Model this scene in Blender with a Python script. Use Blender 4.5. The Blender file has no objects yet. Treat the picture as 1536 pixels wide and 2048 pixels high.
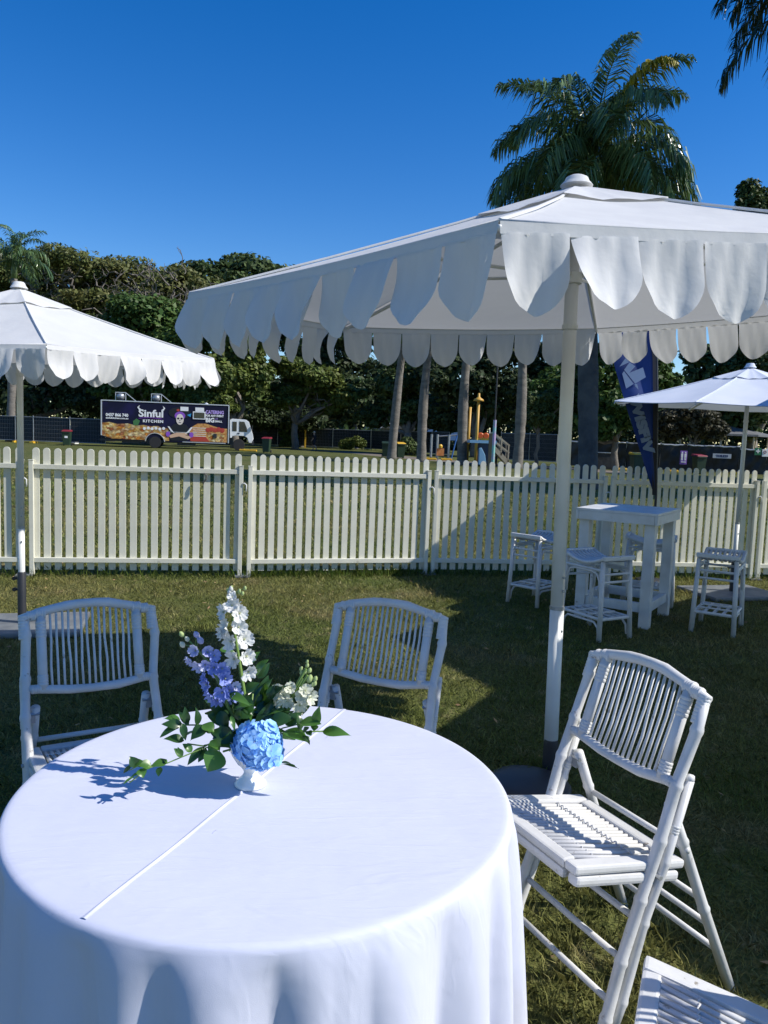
import bpy, bmesh, math, random
import numpy as np
from math import sin, cos, pi, radians, sqrt, atan2, hypot
from mathutils import Vector, Matrix, Quaternion

random.seed(7); np.random.seed(7)
sc = bpy.context.scene
COL = sc.collection

# ------------------------------------------------------------------ camera
CAM_H, PITCH, ROLL, FPX = 1.46, radians(5.6), radians(2.1), 1540.0
fw = Vector((0, cos(PITCH), -sin(PITCH)))
r0_ = Vector((1, 0, 0)); u0_ = Vector((0, sin(PITCH), cos(PITCH)))
rt = r0_ * cos(ROLL) + u0_ * sin(ROLL)
up = -r0_ * sin(ROLL) + u0_ * cos(ROLL)
cam_d = bpy.data.cameras.new('camera'); cam = bpy.data.objects.new('camera', cam_d); COL.objects.link(cam)
cam.matrix_world = Matrix(((rt.x, up.x, -fw.x, 0), (rt.y, up.y, -fw.y, 0), (rt.z, up.z, -fw.z, CAM_H), (0, 0, 0, 1)))
cam_d.sensor_fit = 'VERTICAL'; cam_d.sensor_height = 36.0; cam_d.lens = 36.0 * FPX / 2048
cam_d.clip_start = .05; cam_d.clip_end = 3000
sc.camera = cam

# ------------------------------------------------------------------ light
SUN_EL, SUN_AZ = radians(41), radians(-10)          # azimuth measured from +X towards +Y
sd = Vector((cos(SUN_EL) * cos(SUN_AZ), cos(SUN_EL) * sin(SUN_AZ), sin(SUN_EL)))
w = bpy.data.worlds.new("World"); sc.world = w; w.use_nodes = True
wn = w.node_tree.nodes; wl = w.node_tree.links
sky = wn.new('ShaderNodeTexSky'); sky.sky_type = 'NISHITA'; sky.sun_disc = False
sky.sun_elevation = SUN_EL; sky.sun_rotation = pi / 2 - SUN_AZ
sky.altitude = 0; sky.air_density = 1.0; sky.dust_density = .1; sky.ozone_density = 3.0
hs = wn.new('ShaderNodeHueSaturation'); hs.inputs['Saturation'].default_value = 1.42; hs.inputs['Hue'].default_value = .512   # deep clear winter blue
wl.new(sky.outputs[0], hs.inputs['Color']); wl.new(hs.outputs[0], wn['Background'].inputs[0]); wn['Background'].inputs[1].default_value = .128
sun_d = bpy.data.lights.new('sun', 'SUN'); sun_d.energy = 4.8; sun_d.angle = radians(.53); sun_d.color = (1, .955, .87)
sun = bpy.data.objects.new('sun', sun_d); COL.objects.link(sun)
sun.rotation_euler = sd.to_track_quat('Z', 'Y').to_euler(); sun.location = (20, -5, 30)
sc.view_settings.view_transform = 'Standard'; sc.view_settings.look = 'None'
sc.view_settings.exposure = .27; sc.view_settings.gamma = 1; sc.view_settings.use_curve_mapping = False
sc.cycles.max_bounces = 6; sc.cycles.diffuse_bounces = 3; sc.cycles.glossy_bounces = 2
sc.cycles.transmission_bounces = 4; sc.cycles.transparent_max_bounces = 6
sc.cycles.use_denoising = True

# ------------------------------------------------------------------ helpers
def at(x, y, Y):
    """place seen at photo pixel (x, y) at distance Y along the ground"""
    d = fw + rt * ((x - 768) / FPX) - up * ((y - 1024) / FPX)
    return Vector((0, 0, CAM_H)) + d * (Y / d.y)
def gz(x, y, z=0.0):
    d = fw + rt * ((x - 768) / FPX) - up * ((y - 1024) / FPX)
    return Vector((0, 0, CAM_H)) + d * ((z - CAM_H) / d.z)

MATS = {}
def mat(name, col, rough=.6, col2=None, nscale=6, ncon=(.35, .65), bump=None, transl=0, tcol=None, metal=0,
        spec=.5, island=0, hue=0, sheen=0, coat=0, detail=4, space='Object', backvar=None, stretch=None, scuff=None):
    m = bpy.data.materials.new(name); m.use_nodes = True; MATS[name] = m
    n = m.node_tree.nodes; l = m.node_tree.links; b = n['Principled BSDF']; out = n['Material Output']
    b.inputs['Roughness'].default_value = rough; b.inputs['Metallic'].default_value = metal
    b.inputs['Specular IOR Level'].default_value = spec
    if sheen: b.inputs['Sheen Weight'].default_value = sheen
    if coat: b.inputs['Coat Weight'].default_value = coat; b.inputs['Coat Roughness'].default_value = .1
    rgb = n.new('ShaderNodeRGB'); rgb.outputs[0].default_value = (*col, 1); c = rgb.outputs[0]
    tc = n.new('ShaderNodeTexCoord')
    vec = tc.outputs['Object']
    if space == 'World':
        g = n.new('ShaderNodeNewGeometry'); vec = g.outputs['Position']
    if stretch:
        mp = n.new('ShaderNodeMapping'); mp.inputs['Scale'].default_value = stretch; l.new(vec, mp.inputs[0]); vec = mp.outputs[0]
    if col2 is not None:
        nz = n.new('ShaderNodeTexNoise'); nz.inputs['Scale'].default_value = nscale; nz.inputs['Detail'].default_value = detail
        l.new(vec, nz.inputs['Vector'])
        mr = n.new('ShaderNodeMapRange'); mr.inputs[1].default_value, mr.inputs[2].default_value = ncon
        l.new(nz.outputs['Fac'], mr.inputs[0])
        mx = n.new('ShaderNodeMix'); mx.data_type = 'RGBA'
        l.new(mr.outputs[0], mx.inputs[0]); l.new(c, mx.inputs[6]); mx.inputs[7].default_value = (*col2, 1); c = mx.outputs[2]
    if scuff:
        ns = n.new('ShaderNodeTexNoise'); ns.inputs['Scale'].default_value = scuff[0]; ns.inputs['Detail'].default_value = 6; ns.inputs['Roughness'].default_value = .65
        l.new(vec, ns.inputs['Vector']); ms_ = n.new('ShaderNodeMapRange'); ms_.inputs[1].default_value = scuff[1]; ms_.inputs[2].default_value = scuff[1] + .05; ms_.inputs[4].default_value = scuff[3]
        l.new(ns.outputs['Fac'], ms_.inputs[0]); mx = n.new('ShaderNodeMix'); mx.data_type = 'RGBA'; l.new(ms_.outputs[0], mx.inputs[0]); l.new(c, mx.inputs[6]); mx.inputs[7].default_value = (*scuff[2], 1); c = mx.outputs[2]
    if island or hue:
        g = n.new('ShaderNodeNewGeometry'); h = n.new('ShaderNodeHueSaturation')
        mv = n.new('ShaderNodeMapRange'); mv.inputs[3].default_value = 1 - island; mv.inputs[4].default_value = 1 + island
        l.new(g.outputs['Random Per Island'], mv.inputs[0]); l.new(mv.outputs[0], h.inputs['Value'])
        if hue:
            wnz = n.new('ShaderNodeTexWhiteNoise'); wnz.noise_dimensions = '1D'; l.new(g.outputs['Random Per Island'], wnz.inputs['W'])
            mh = n.new('ShaderNodeMapRange'); mh.inputs[3].default_value = .5 - hue; mh.inputs[4].default_value = .5 + hue
            l.new(wnz.outputs['Value'], mh.inputs[0]); l.new(mh.outputs[0], h.inputs['Hue'])
        l.new(c, h.inputs['Color']); c = h.outputs[0]
    l.new(c, b.inputs['Base Color'])
    if bump:
        bs, bd = bump[0], bump[1]
        nb = n.new('ShaderNodeTexNoise'); nb.inputs['Scale'].default_value = bs; nb.inputs['Detail'].default_value = 5
        l.new(vec, nb.inputs['Vector'])
        bp = n.new('ShaderNodeBump'); bp.inputs['Strength'].default_value = bump[2] if len(bump) > 2 else 1; bp.inputs['Distance'].default_value = bd
        l.new(nb.outputs['Fac'], bp.inputs['Height']); l.new(bp.outputs[0], b.inputs['Normal'])
    if transl:
        t = n.new('ShaderNodeBsdfTranslucent'); ms = n.new('ShaderNodeMixShader'); ms.inputs[0].default_value = transl
        if tcol: t.inputs[0].default_value = (*tcol, 1)
        else: l.new(c, t.inputs[0])
        l.new(b.outputs[0], ms.inputs[1]); l.new(t.outputs[0], ms.inputs[2]); l.new(ms.outputs[0], out.inputs[0])
    return m

class MB:
    def __init__(s): s.v = []; s.f = []; s.m = []; s.mats = []; s.cur = 0
    def use(s, m):
        if m not in s.mats: s.mats.append(m)
        s.cur = s.mats.index(m); return s
    def add(s, vs, fs):
        o = len(s.v); s.v += [tuple(p) for p in vs]; s.f += [tuple(i + o for i in f) for f in fs]; s.m += [s.cur] * len(fs); return s
    def box(s, c, d, rz=0, M=None):
        x, y, z = d[0] / 2, d[1] / 2, d[2] / 2
        vs = [Vector(p) for p in ((-x, -y, -z), (x, -y, -z), (x, y, -z), (-x, y, -z), (-x, -y, z), (x, -y, z), (x, y, z), (-x, y, z))]
        if M is None: M = Matrix.Rotation(rz, 3, 'Z')
        c = Vector(c)
        return s.add([c + M @ p for p in vs], [(0, 3, 2, 1), (4, 5, 6, 7), (0, 1, 5, 4), (1, 2, 6, 5), (2, 3, 7, 6), (3, 0, 4, 7)])
    def bar(s, a, b, wd, hg, upv=(0, 0, 1)):
        a, b = Vector(a), Vector(b); d = (b - a); L = d.length; d.normalize(); u = Vector(upv)
        if abs(d.dot(u)) > .98: u = Vector((0, 1, 0))
        sx = d.cross(u).normalized(); u = sx.cross(d)
        return s.box((a + b) / 2, (wd, L, hg), M=Matrix((sx, d, u)).transposed())
    def tube(s, pts, rad, k=8, cap=True, closed=False):
        pts = [Vector(p) for p in pts]; n = len(pts)
        if not hasattr(rad, '__len__'): rad = [rad] * n
        ref = None; vs = []
        for i in range(n):
            if closed: d = pts[(i + 1) % n] - pts[i - 1]
            else: d = pts[min(i + 1, n - 1)] - pts[max(i - 1, 0)]
            d.normalize()
            if ref is None: ref = Vector((0, 0, 1)) if abs(d.z) < .9 else Vector((1, 0, 0))
            a = d.cross(ref).normalized(); b = a.cross(d); ref = -b if False else b
            for j in range(k):
                t = 2 * pi * j / k; vs.append(pts[i] + (a * cos(t) + b * sin(t)) * rad[i])
        fs = []
        for i in range(n if closed else n - 1):
            for j in range(k):
                fs.append((i * k + j, i * k + (j + 1) % k, ((i + 1) % n) * k + (j + 1) % k, ((i + 1) % n) * k + j))
        if cap and not closed:
            fs.append(tuple(reversed(range(k)))); fs.append(tuple((n - 1) * k + j for j in range(k)))
            fs[-2] = tuple(range(k))[::-1]
        return s.add(vs, [f[::-1] for f in fs])
    def lathe(s, prof, c=(0, 0, 0), k=24, M=None):
        c = Vector(c); vs = []; fs = []
        for r, z in prof:
            for j in range(k):
                p = Vector((r * cos(2 * pi * j / k), r * sin(2 * pi * j / k), z)); vs.append(c + (M @ p if M else p))
        for i in range(len(prof) - 1):
            for j in range(k): fs.append((i * k + j, i * k + (j + 1) % k, (i + 1) * k + (j + 1) % k, (i + 1) * k + j))
        if prof[0][0] > 1e-4: fs.append(tuple(range(k))[::-1])
        if prof[-1][0] > 1e-4: fs.append(tuple((len(prof) - 1) * k + j for j in range(k)))
        return s.add(vs, fs)
    def prism(s, poly, o, ux, uy, th):
        """extrude the 2-D polygon (counter-clockwise) in the plane o + x*ux + y*uy by th along ux x uy"""
        o, ux, uy = Vector(o), Vector(ux), Vector(uy); nn = ux.cross(uy).normalized() * th; n = len(poly)
        vs = [o + ux * x + uy * y for x, y in poly] + [o + ux * x + uy * y + nn for x, y in poly]
        return s.add(vs, [tuple(range(n))[::-1], tuple(range(n, 2 * n))] + [(i, (i + 1) % n, n + (i + 1) % n, n + i) for i in range(n)])
    def grid(s, fn, nu, nv):
        vs = [fn(i / nu, j / nv) for j in range(nv + 1) for i in range(nu + 1)]
        return s.add(vs, [(j * (nu + 1) + i, j * (nu + 1) + i + 1, (j + 1) * (nu + 1) + i + 1, (j + 1) * (nu + 1) + i) for j in range(nv) for i in range(nu)])
    def mesh(s, name, smooth=False, bevel=0):
        me = bpy.data.meshes.new(name); me.from_pydata(s.v, [], s.f)
        for m in s.mats: me.materials.append(m)
        if len(s.mats) > 1: me.polygons.foreach_set('material_index', s.m)
        if bevel:
            bm = bmesh.new(); bm.from_mesh(me)
            bmesh.ops.bevel(bm, geom=[e for e in bm.edges if len(e.link_faces) == 2 and e.calc_face_angle(0) > .6], offset=bevel, segments=2, affect='EDGES', profile=.6, clamp_overlap=True)
            bm.to_mesh(me); bm.free()
        if smooth:
            me.polygons.foreach_set('use_smooth', [True] * len(me.polygons))
            if smooth is not True: me.set_sharp_from_angle(angle=radians(smooth))
        me.update(); return me
    def build(s, name, m=None, parent=None, smooth=False, bevel=0):
        if m is not None and not s.mats: s.mats = [m]
        return link(name, s.mesh(name, smooth, bevel), parent)

def link(name, me, parent=None, loc=None):
    o = bpy.data.objects.new(name, me); COL.objects.link(o)
    if parent is not None: o.parent = parent
    if loc is not None: o.location = loc
    return o
def tag(o, label=None, cat=None, group=None, kind=None):
    if label: o['label'] = label
    if cat: o['category'] = cat
    if group: o['group'] = group
    if kind: o['kind'] = kind
    return o
def thing(name, label, cat, loc=(0, 0, 0), rz=0, group=None):
    o = bpy.data.objects.new(name, None); COL.objects.link(o); o.empty_display_size = .1
    o.location = loc; o.rotation_euler = (0, 0, rz)
    return tag(o, label, cat, group)
KIDS = {}
def copy_tree(root, loc, rz, label=None):
    kids = {}
    for o in COL.objects:
        if o.parent: kids.setdefault(o.parent, []).append(o)
    def rec(o, par):
        c = o.copy(); COL.objects.link(c); c.parent = par
        for k in kids.get(o, []): rec(k, c)
        return c
    r = rec(root, None); r.location = loc; r.rotation_euler = (0, 0, rz)
    if label: r['label'] = label
    return r
def np_mesh(name, V, k, m, smooth=False, mats=None):
    """mesh of disjoint k-gons from an (n*k, 3) array"""
    V = np.ascontiguousarray(V, dtype=np.float32); nv = len(V); nf = nv // k
    me = bpy.data.meshes.new(name); me.vertices.add(nv); me.vertices.foreach_set('co', V.ravel())
    me.loops.add(nv); me.loops.foreach_set('vertex_index', np.arange(nv, dtype=np.int32))
    me.polygons.add(nf); me.polygons.foreach_set('loop_start', np.arange(0, nv, k, dtype=np.int32))
    if smooth: me.polygons.foreach_set('use_smooth', np.ones(nf, dtype=bool))
    me.materials.append(m); me.update(calc_edges=True); me.validate(); return me
def text_mesh(body, size, bold=0.0, width=None, align='LEFT', shear=0, spacing=1.0):
    cu = bpy.data.curves.new('lettering', 'FONT'); cu.body = body; cu.size = size; cu.offset = bold; cu.align_x = align
    cu.extrude = .004; cu.resolution_u = 3; cu.shear = shear; cu.space_character = spacing
    o = bpy.data.objects.new('lettering', cu); COL.objects.link(o)
    bpy.context.view_layer.update()
    me = bpy.data.meshes.new_from_object(o.evaluated_get(bpy.context.evaluated_depsgraph_get()))
    bpy.data.objects.remove(o); bpy.data.curves.remove(cu)
    if width:
        xs = [v.co.x for v in me.vertices]; k = width / (max(xs) - min(xs))
        for v in me.vertices: v.co.x *= k
    return me
def lettering(body, size, o, ux, uy, m, parent, **kw):
    me = text_mesh(body, size, **kw); me.materials.clear(); me.materials.append(m)
    ux, uy = Vector(ux).normalized(), Vector(uy).normalized(); n = ux.cross(uy)
    M = Matrix((ux, uy, n)).transposed()
    for v in me.vertices: v.co = Vector(o) + M @ v.co
    me.update(); return link('lettering', me, parent)

# ------------------------------------------------------------------ materials
WHITE = mat('white_paint', (.67, .68, .68), .45, col2=(.58, .58, .56), nscale=9, bump=(60, .0006), scuff=(18, .66, (.22, .18, .13), .6))
BAMBOO = mat('white_bamboo_paint', (.64, .635, .625), .42, col2=(.55, .55, .53), nscale=14, ncon=(.45, .8), bump=(90, .0006), scuff=(26, .645, (.20, .16, .11), .75))
FENCE = mat('cream_paint', (.70, .69, .59), .5, col2=(.63, .62, .53), nscale=5, bump=(40, .0005), scuff=(7, .66, (.36, .34, .25), .6))
POLE = mat('white_powder_coat', (.74, .75, .73), .35, col2=(.66, .66, .63), nscale=5)
CANVAS = mat('white_canvas', (.75, .75, .74), .85, col2=(.71, .71, .705), nscale=7, bump=(7, .012, .5), transl=.24, tcol=(.80, .79, .76), spec=.2)
PLAINCANVAS = mat('pale_blue_white_canvas', (.72, .76, .84), .85, col2=(.68, .73, .82), nscale=6, bump=(9, .003, .3), transl=.15, spec=.2)
def cloth_mat():
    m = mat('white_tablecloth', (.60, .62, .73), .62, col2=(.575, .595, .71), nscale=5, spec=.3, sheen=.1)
    n = m.node_tree.nodes; l = m.node_tree.links; b = n['Principled BSDF']; tc = n.new('ShaderNodeTexCoord'); hgt = None
    def add(a, k):
        nonlocal hgt
        q = n.new('ShaderNodeMath'); q.operation = 'MULTIPLY'; l.new(a, q.inputs[0]); q.inputs[1].default_value = k
        if hgt is None: hgt = q.outputs[0]; return
        s = n.new('ShaderNodeMath'); s.operation = 'ADD'; l.new(hgt, s.inputs[0]); l.new(q.outputs[0], s.inputs[1]); hgt = s.outputs[0]
    for rot, st, sc_, k, lo in ((.5, (1, 3.5, 1), 2.6, 1.0, .08), (-.7, (1, 4, 1), 3.1, .8, .07), (1.3, (1, 5, 1), 4.5, .5, .06)):   # ridged press wrinkles
        mp = n.new('ShaderNodeMapping'); mp.inputs['Rotation'].default_value = (0, 0, rot); mp.inputs['Scale'].default_value = st; l.new(tc.outputs['Object'], mp.inputs[0])
        t = n.new('ShaderNodeTexNoise'); t.inputs['Scale'].default_value = sc_; t.inputs['Detail'].default_value = 3; t.inputs['Distortion'].default_value = .6; l.new(mp.outputs[0], t.inputs['Vector'])
        d = n.new('ShaderNodeMath'); d.operation = 'SUBTRACT'; l.new(t.outputs['Fac'], d.inputs[0]); d.inputs[1].default_value = .5
        a = n.new('ShaderNodeMath'); a.operation = 'ABSOLUTE'; l.new(d.outputs[0], a.inputs[0])
        r = n.new('ShaderNodeMapRange'); r.interpolation_type = 'SMOOTHSTEP'; r.inputs[1].default_value = 0; r.inputs[2].default_value = lo; r.inputs[3].default_value = 1; r.inputs[4].default_value = 0; l.new(a.outputs[0], r.inputs[0]); add(r.outputs[0], k * .0007)
    t = n.new('ShaderNodeTexNoise'); t.inputs['Scale'].default_value = 7; t.inputs['Detail'].default_value = 3; l.new(tc.outputs['Object'], t.inputs['Vector']); add(t.outputs['Fac'], .005)
    t = n.new('ShaderNodeTexNoise'); t.inputs['Scale'].default_value = 900; l.new(tc.outputs['Object'], t.inputs['Vector']); add(t.outputs['Fac'], .0004)
    bp = n.new('ShaderNodeBump'); bp.inputs['Distance'].default_value = 1; bp.inputs['Strength'].default_value = .55; l.new(hgt, bp.inputs['Height']); l.new(bp.outputs[0], b.inputs['Normal']); return m
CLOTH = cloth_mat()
MILK = mat('milk_glass', (.82, .83, .80), .18, spec=.5)
STEEL = mat('galvanised_steel', (.42, .44, .46), .4, col2=(.30, .32, .34), nscale=8, metal=.6)
DARK = mat('black_plastic', (.02, .022, .028), .45, col2=(.03, .03, .035))
BLACKFAB = mat('black_sheeting', (.012, .013, .017), .5, col2=(.02, .021, .026), bump=(3, .05, .6))
GREYPLATE = mat('grey_base_plate', (.12, .13, .14), .55, col2=(.20, .21, .21), nscale=7)
NAVY = mat('navy_flag_cloth', (.009, .042, .19), .6, col2=(.006, .030, .15), nscale=2, transl=.3)
FLAGGREY = mat('grey_flag_print', (.20, .27, .38), .7, transl=.1)
YELLOW = mat('yellow_plastic', (.75, .45, .03), .5, col2=(.62, .36, .03))
BINGREEN = mat('dark_green_bin', (.02, .045, .025), .45)
BINRED = mat('red_bin_lid', (.22, .02, .03), .45)
RUBBER = mat('tyre_rubber', (.018, .018, .02), .75)
GLASS = mat('dark_window_glass', (.01, .016, .022), .08, spec=.6)
# ------------------------------------------------------------------ ground
def ground_mat(name, blade=False):
    m = bpy.data.materials.new(name); m.use_nodes = True; n = m.node_tree.nodes; l = m.node_tree.links; b = n['Principled BSDF']
    g = n.new('ShaderNodeNewGeometry'); pos = g.outputs['Position']
    def noise(s, d=4, lo=.4, hi=.6):
        t = n.new('ShaderNodeTexNoise'); t.inputs['Scale'].default_value = s; t.inputs['Detail'].default_value = d
        l.new(pos, t.inputs['Vector']); r = n.new('ShaderNodeMapRange'); r.inputs[1].default_value = lo; r.inputs[2].default_value = hi
        l.new(t.outputs['Fac'], r.inputs[0]); return r.outputs[0]
    def mix(f, a, c):
        x = n.new('ShaderNodeMix'); x.data_type = 'RGBA'; l.new(f, x.inputs[0])
        for i, q in ((6, a), (7, c)):
            if isinstance(q, tuple): x.inputs[i].default_value = (*q, 1)
            else: l.new(q, x.inputs[i])
        return x.outputs[2]
    k = 1.25 if blade else 1.0
    green = tuple(k * v for v in (.104, .130, .032)); olive = tuple(k * v for v in (.182, .170, .060)); brown = tuple(k * v for v in (.25, .195, .10))
    c = mix(noise(.55, 5, .38, .62), green, olive)
    c = mix(noise(1.1, 6, .58, .76), c, brown)
    c = mix(noise(9, 4, .55, .75), c, tuple(k * v for v in (.30, .26, .13)))
    if not blade: c = mix(noise(60, 3, .35, .7), tuple(.55 * v for v in green), c)
    if blade:
        h = n.new('ShaderNodeHueSaturation'); mv = n.new('ShaderNodeMapRange'); mv.inputs[3].default_value = .62; mv.inputs[4].default_value = 1.45
        l.new(g.outputs['Random Per Island'], mv.inputs[0]); l.new(mv.outputs[0], h.inputs['Value']); l.new(c, h.inputs['Color']); c = h.outputs[0]
        t = n.new('ShaderNodeBsdfTranslucent'); l.new(c, t.inputs[0]); ms = n.new('ShaderNodeMixShader'); ms.inputs[0].default_value = .3
        l.new(b.outputs[0], ms.inputs[1]); l.new(t.outputs[0], ms.inputs[2]); l.new(ms.outputs[0], n['Material Output'].inputs[0])
    else:
        tb = n.new('ShaderNodeTexNoise'); tb.inputs['Scale'].default_value = 28; tb.inputs['Detail'].default_value = 6; l.new(pos, tb.inputs['Vector'])
        bp = n.new('ShaderNodeBump'); bp.inputs['Distance'].default_value = .05; bp.inputs['Strength'].default_value = .9
        l.new(tb.outputs['Fac'], bp.inputs['Height']); l.new(bp.outputs[0], b.inputs['Normal'])
    l.new(c, b.inputs['Base Color']); b.inputs['Roughness'].default_value = .85; b.inputs['Specular IOR Level'].default_value = .15
    return m
LAWN = ground_mat('lawn_soil'); BLADE = ground_mat('grass_blade', True)
g = MB().add([(-1200, -200, 0), (1200, -200, 0), (1200, 2000, 0), (-1200, 2000, 0)], [(0, 1, 2, 3)]).build('lawn', LAWN)
tag(g, 'mown park lawn, green with dry brown patches', kind='structure')

def blades(regions):
    out = []
    for x0, x1, y0, y1, dens, hgt, wid in regions:
        n = int((x1 - x0) * (y1 - y0) * dens)
        x = np.random.uniform(x0, x1, n); y = np.random.uniform(y0, y1, n)
        keep = np.abs(x) < y * .56 + .35
        x, y = x[keep], y[keep]; n = len(x)
        a = np.random.uniform(0, 2 * pi, n); h = hgt * np.random.uniform(.45, 1.25, n) * (1 + .35 * np.sin(x * 5 + 2 * np.sin(y * 3)) * np.sin(y * 4.3)); le = h * np.random.uniform(.2, 1.5, n); wd = wid * np.random.uniform(.7, 1.3, n)
        b = np.random.uniform(0, 2 * pi, n)
        base = np.stack([x, y, np.full(n, -.003)], 1)
        sx = np.stack([np.cos(a) * wd, np.sin(a) * wd, np.zeros(n)], 1)
        ln = np.stack([np.cos(b) * le, np.sin(b) * le, h], 1)
        mid = base + ln * np.array([.35, .35, .6])
        out.append(np.stack([base - sx, base + sx, mid + sx * .7, base + ln, mid - sx * .7], 1).reshape(-1, 3))
    return np.concatenate(out)
V = blades([(-2.2, 2.4, 1.0, 3.0, 5200, .034, .0021), (-2.6, 3, 3.0, 5.0, 4300, .032, .0025), (-4, 4.3, 5.0, 7.3, 2600, .030, .0032),
            (-4.6, 5.2, 7.3, 8.9, 1700, .034, .0042), (-7, 8, 8.9, 14, 420, .04, .008), (-12, 14, 14, 26, 90, .055, .018)])
go = link('grass', np_mesh('grass', V, 5, BLADE)); tag(go, 'short grass blades over the lawn', 'grass', kind='stuff')
# rank tufts around the near chair and dead leaves on the lawn
nt = 260; cx_ = np.concatenate([np.random.uniform(.25, .95, 130), np.random.uniform(-3, 3.6, 130)]); cy_ = np.concatenate([np.random.uniform(1.15, 2.6, 130), np.random.uniform(2.6, 8, 130)])
x = np.repeat(cx_, 22) + np.random.normal(0, .022, nt * 22); y = np.repeat(cy_, 22) + np.random.normal(0, .022, nt * 22); n = len(x); a = np.random.uniform(0, 2 * pi, n); h = np.random.uniform(.02, .062, n); b = np.random.uniform(0, 2 * pi, n)
base = np.stack([x, y, np.zeros(n)], 1); sx = np.stack([np.cos(a), np.sin(a), 0 * a], 1) * .0022; ln = np.stack([np.cos(b) * h * .9, np.sin(b) * h * .9, h], 1); mid = base + ln * np.array([.35, .35, .65])
tag(link('grass_clumps', np_mesh('grass_clumps', np.stack([base - sx, base + sx, mid + sx * .7, base + ln, mid - sx * .7], 1).reshape(-1, 3), 5, BLADE)), 'ragged taller clumps of grass in the near lawn', 'grass', kind='stuff')
n = 420; x = np.random.uniform(-3.5, 4, n); y = np.random.uniform(1.3, 8, n); a = np.random.uniform(0, 2 * pi, n); s = np.random.uniform(.008, .022, n)[:, None]
base = np.stack([x, y, np.random.uniform(.018, .032, n)], 1); d = np.stack([np.cos(a), np.sin(a), np.random.normal(0, .25, n)], 1) * s; e = np.stack([-np.sin(a), np.cos(a), np.random.normal(0, .3, n)], 1) * s * .45
DEADLEAF = mat('dead_leaf', (.30, .20, .09), .8, island=.5, hue=.02)
tag(link('leaf_litter', np_mesh('leaf_litter', np.stack([base - d, base - e, base + d, base + e], 1).reshape(-1, 3), 4, DEADLEAF)), 'small dry leaves scattered over the lawn', 'leaves', kind='stuff')
# taller tufts left by the mower along the foot of the picket fence
def fence_y(x):
    P = [(-5.4, 7.0), (-3.39, 7.36), (-1.40, 7.70), (.50, 8.21), (2.45, 8.45), (4.2, 8.66), (6.2, 8.9)]
    return np.interp(x, [p[0] for p in P], [p[1] for p in P])
n = 5200; x = np.random.uniform(-4.4, 5, n); y = fence_y(x) + np.random.normal(-.02, .07, n)
keep = np.random.rand(n) < .35 + .6 * ((x > -1.4) & (x < .6)); x, y = x[keep], y[keep]; n = len(x)
a = np.random.uniform(0, 2 * pi, n); h = np.random.uniform(.03, .11, n)
base = np.stack([x, y, np.zeros(n)], 1); sx = np.stack([np.cos(a), np.sin(a), 0 * a], 1) * .004
ln = np.stack([np.random.normal(0, .035, n), np.random.normal(-.02, .03, n), h], 1); mid = base + ln * np.array([.35, .35, .6])
TUFT = mat('tuft_blade', (.085, .125, .022), .8, island=.4, hue=.02, transl=.3, spec=.15)
V = np.stack([base - sx, base + sx, mid + sx * .7, base + ln, mid - sx * .7], 1).reshape(-1, 3)
tag(link('grass_tufts', np_mesh('grass_tufts', V, 5, TUFT)), 'longer green grass along the foot of the picket fence', 'grass', kind='stuff')

PATHM = mat('pale_gravel', (.20, .165, .125), .9, col2=(.15, .125, .10), nscale=2, space='World', bump=(30, .02))
def strip(name, pts, wd, z, m, label):
    b = MB(); n = len(pts); vs = []
    for i, p in enumerate(pts):
        p = Vector((p[0], p[1], 0)); q = Vector((*pts[min(i + 1, n - 1)][:2], 0)) - Vector((*pts[max(i - 1, 0)][:2], 0)); q.normalize()
        s = Vector((-q.y, q.x, 0)) * wd / 2 * (1 + .06 * sin(i * 2.3)); vs += [p + s + Vector((0, 0, z)), p - s + Vector((0, 0, z))]
    b.add(vs, [(2 * i + 1, 2 * i + 3, 2 * i + 2, 2 * i) for i in range(n - 1)])
    return tag(b.build(name, m), label, kind='structure')
strip('path', [gz(610, 900), gz(680, 903), gz(740, 908), gz(800, 914), gz(870, 920), gz(960, 927), gz(1060, 932), gz(1180, 940), gz(1300, 950)], 3.2, .004, PATHM, 'pale gravel path across the lawn')
# ------------------------------------------------------------------ trees
def leaf_mat(name, a, b, ns=.35, isl=.38, tr=.22, hue=.018, rough=.55):
    return mat(name, a, rough, col2=b, nscale=ns, ncon=(.38, .62), island=isl, hue=hue, transl=tr, spec=.25, space='World')
L_OLIVE = leaf_mat('olive_leaves', (.105, .130, .036), (.135, .138, .045))
L_DARK = leaf_mat('dark_green_leaves', (.058, .092, .028), (.080, .112, .036))
L_MID = leaf_mat('mid_green_leaves', (.080, .135, .030), (.058, .105, .027))
L_YEL = leaf_mat('yellow_green_leaves', (.130, .160, .034), (.090, .128, .030))
L_GREY = leaf_mat('grey_olive_leaves', (.070, .068, .040), (.095, .082, .045))
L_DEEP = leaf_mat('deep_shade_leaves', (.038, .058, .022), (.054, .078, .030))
BARK = mat('grey_bark', (.13, .11, .09), .9, col2=(.19, .17, .145), nscale=3, bump=(12, .03))
PALEBARK = mat('pale_limb_bark', (.17, .15, .125), .9, col2=(.12, .105, .09), nscale=2)

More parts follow.
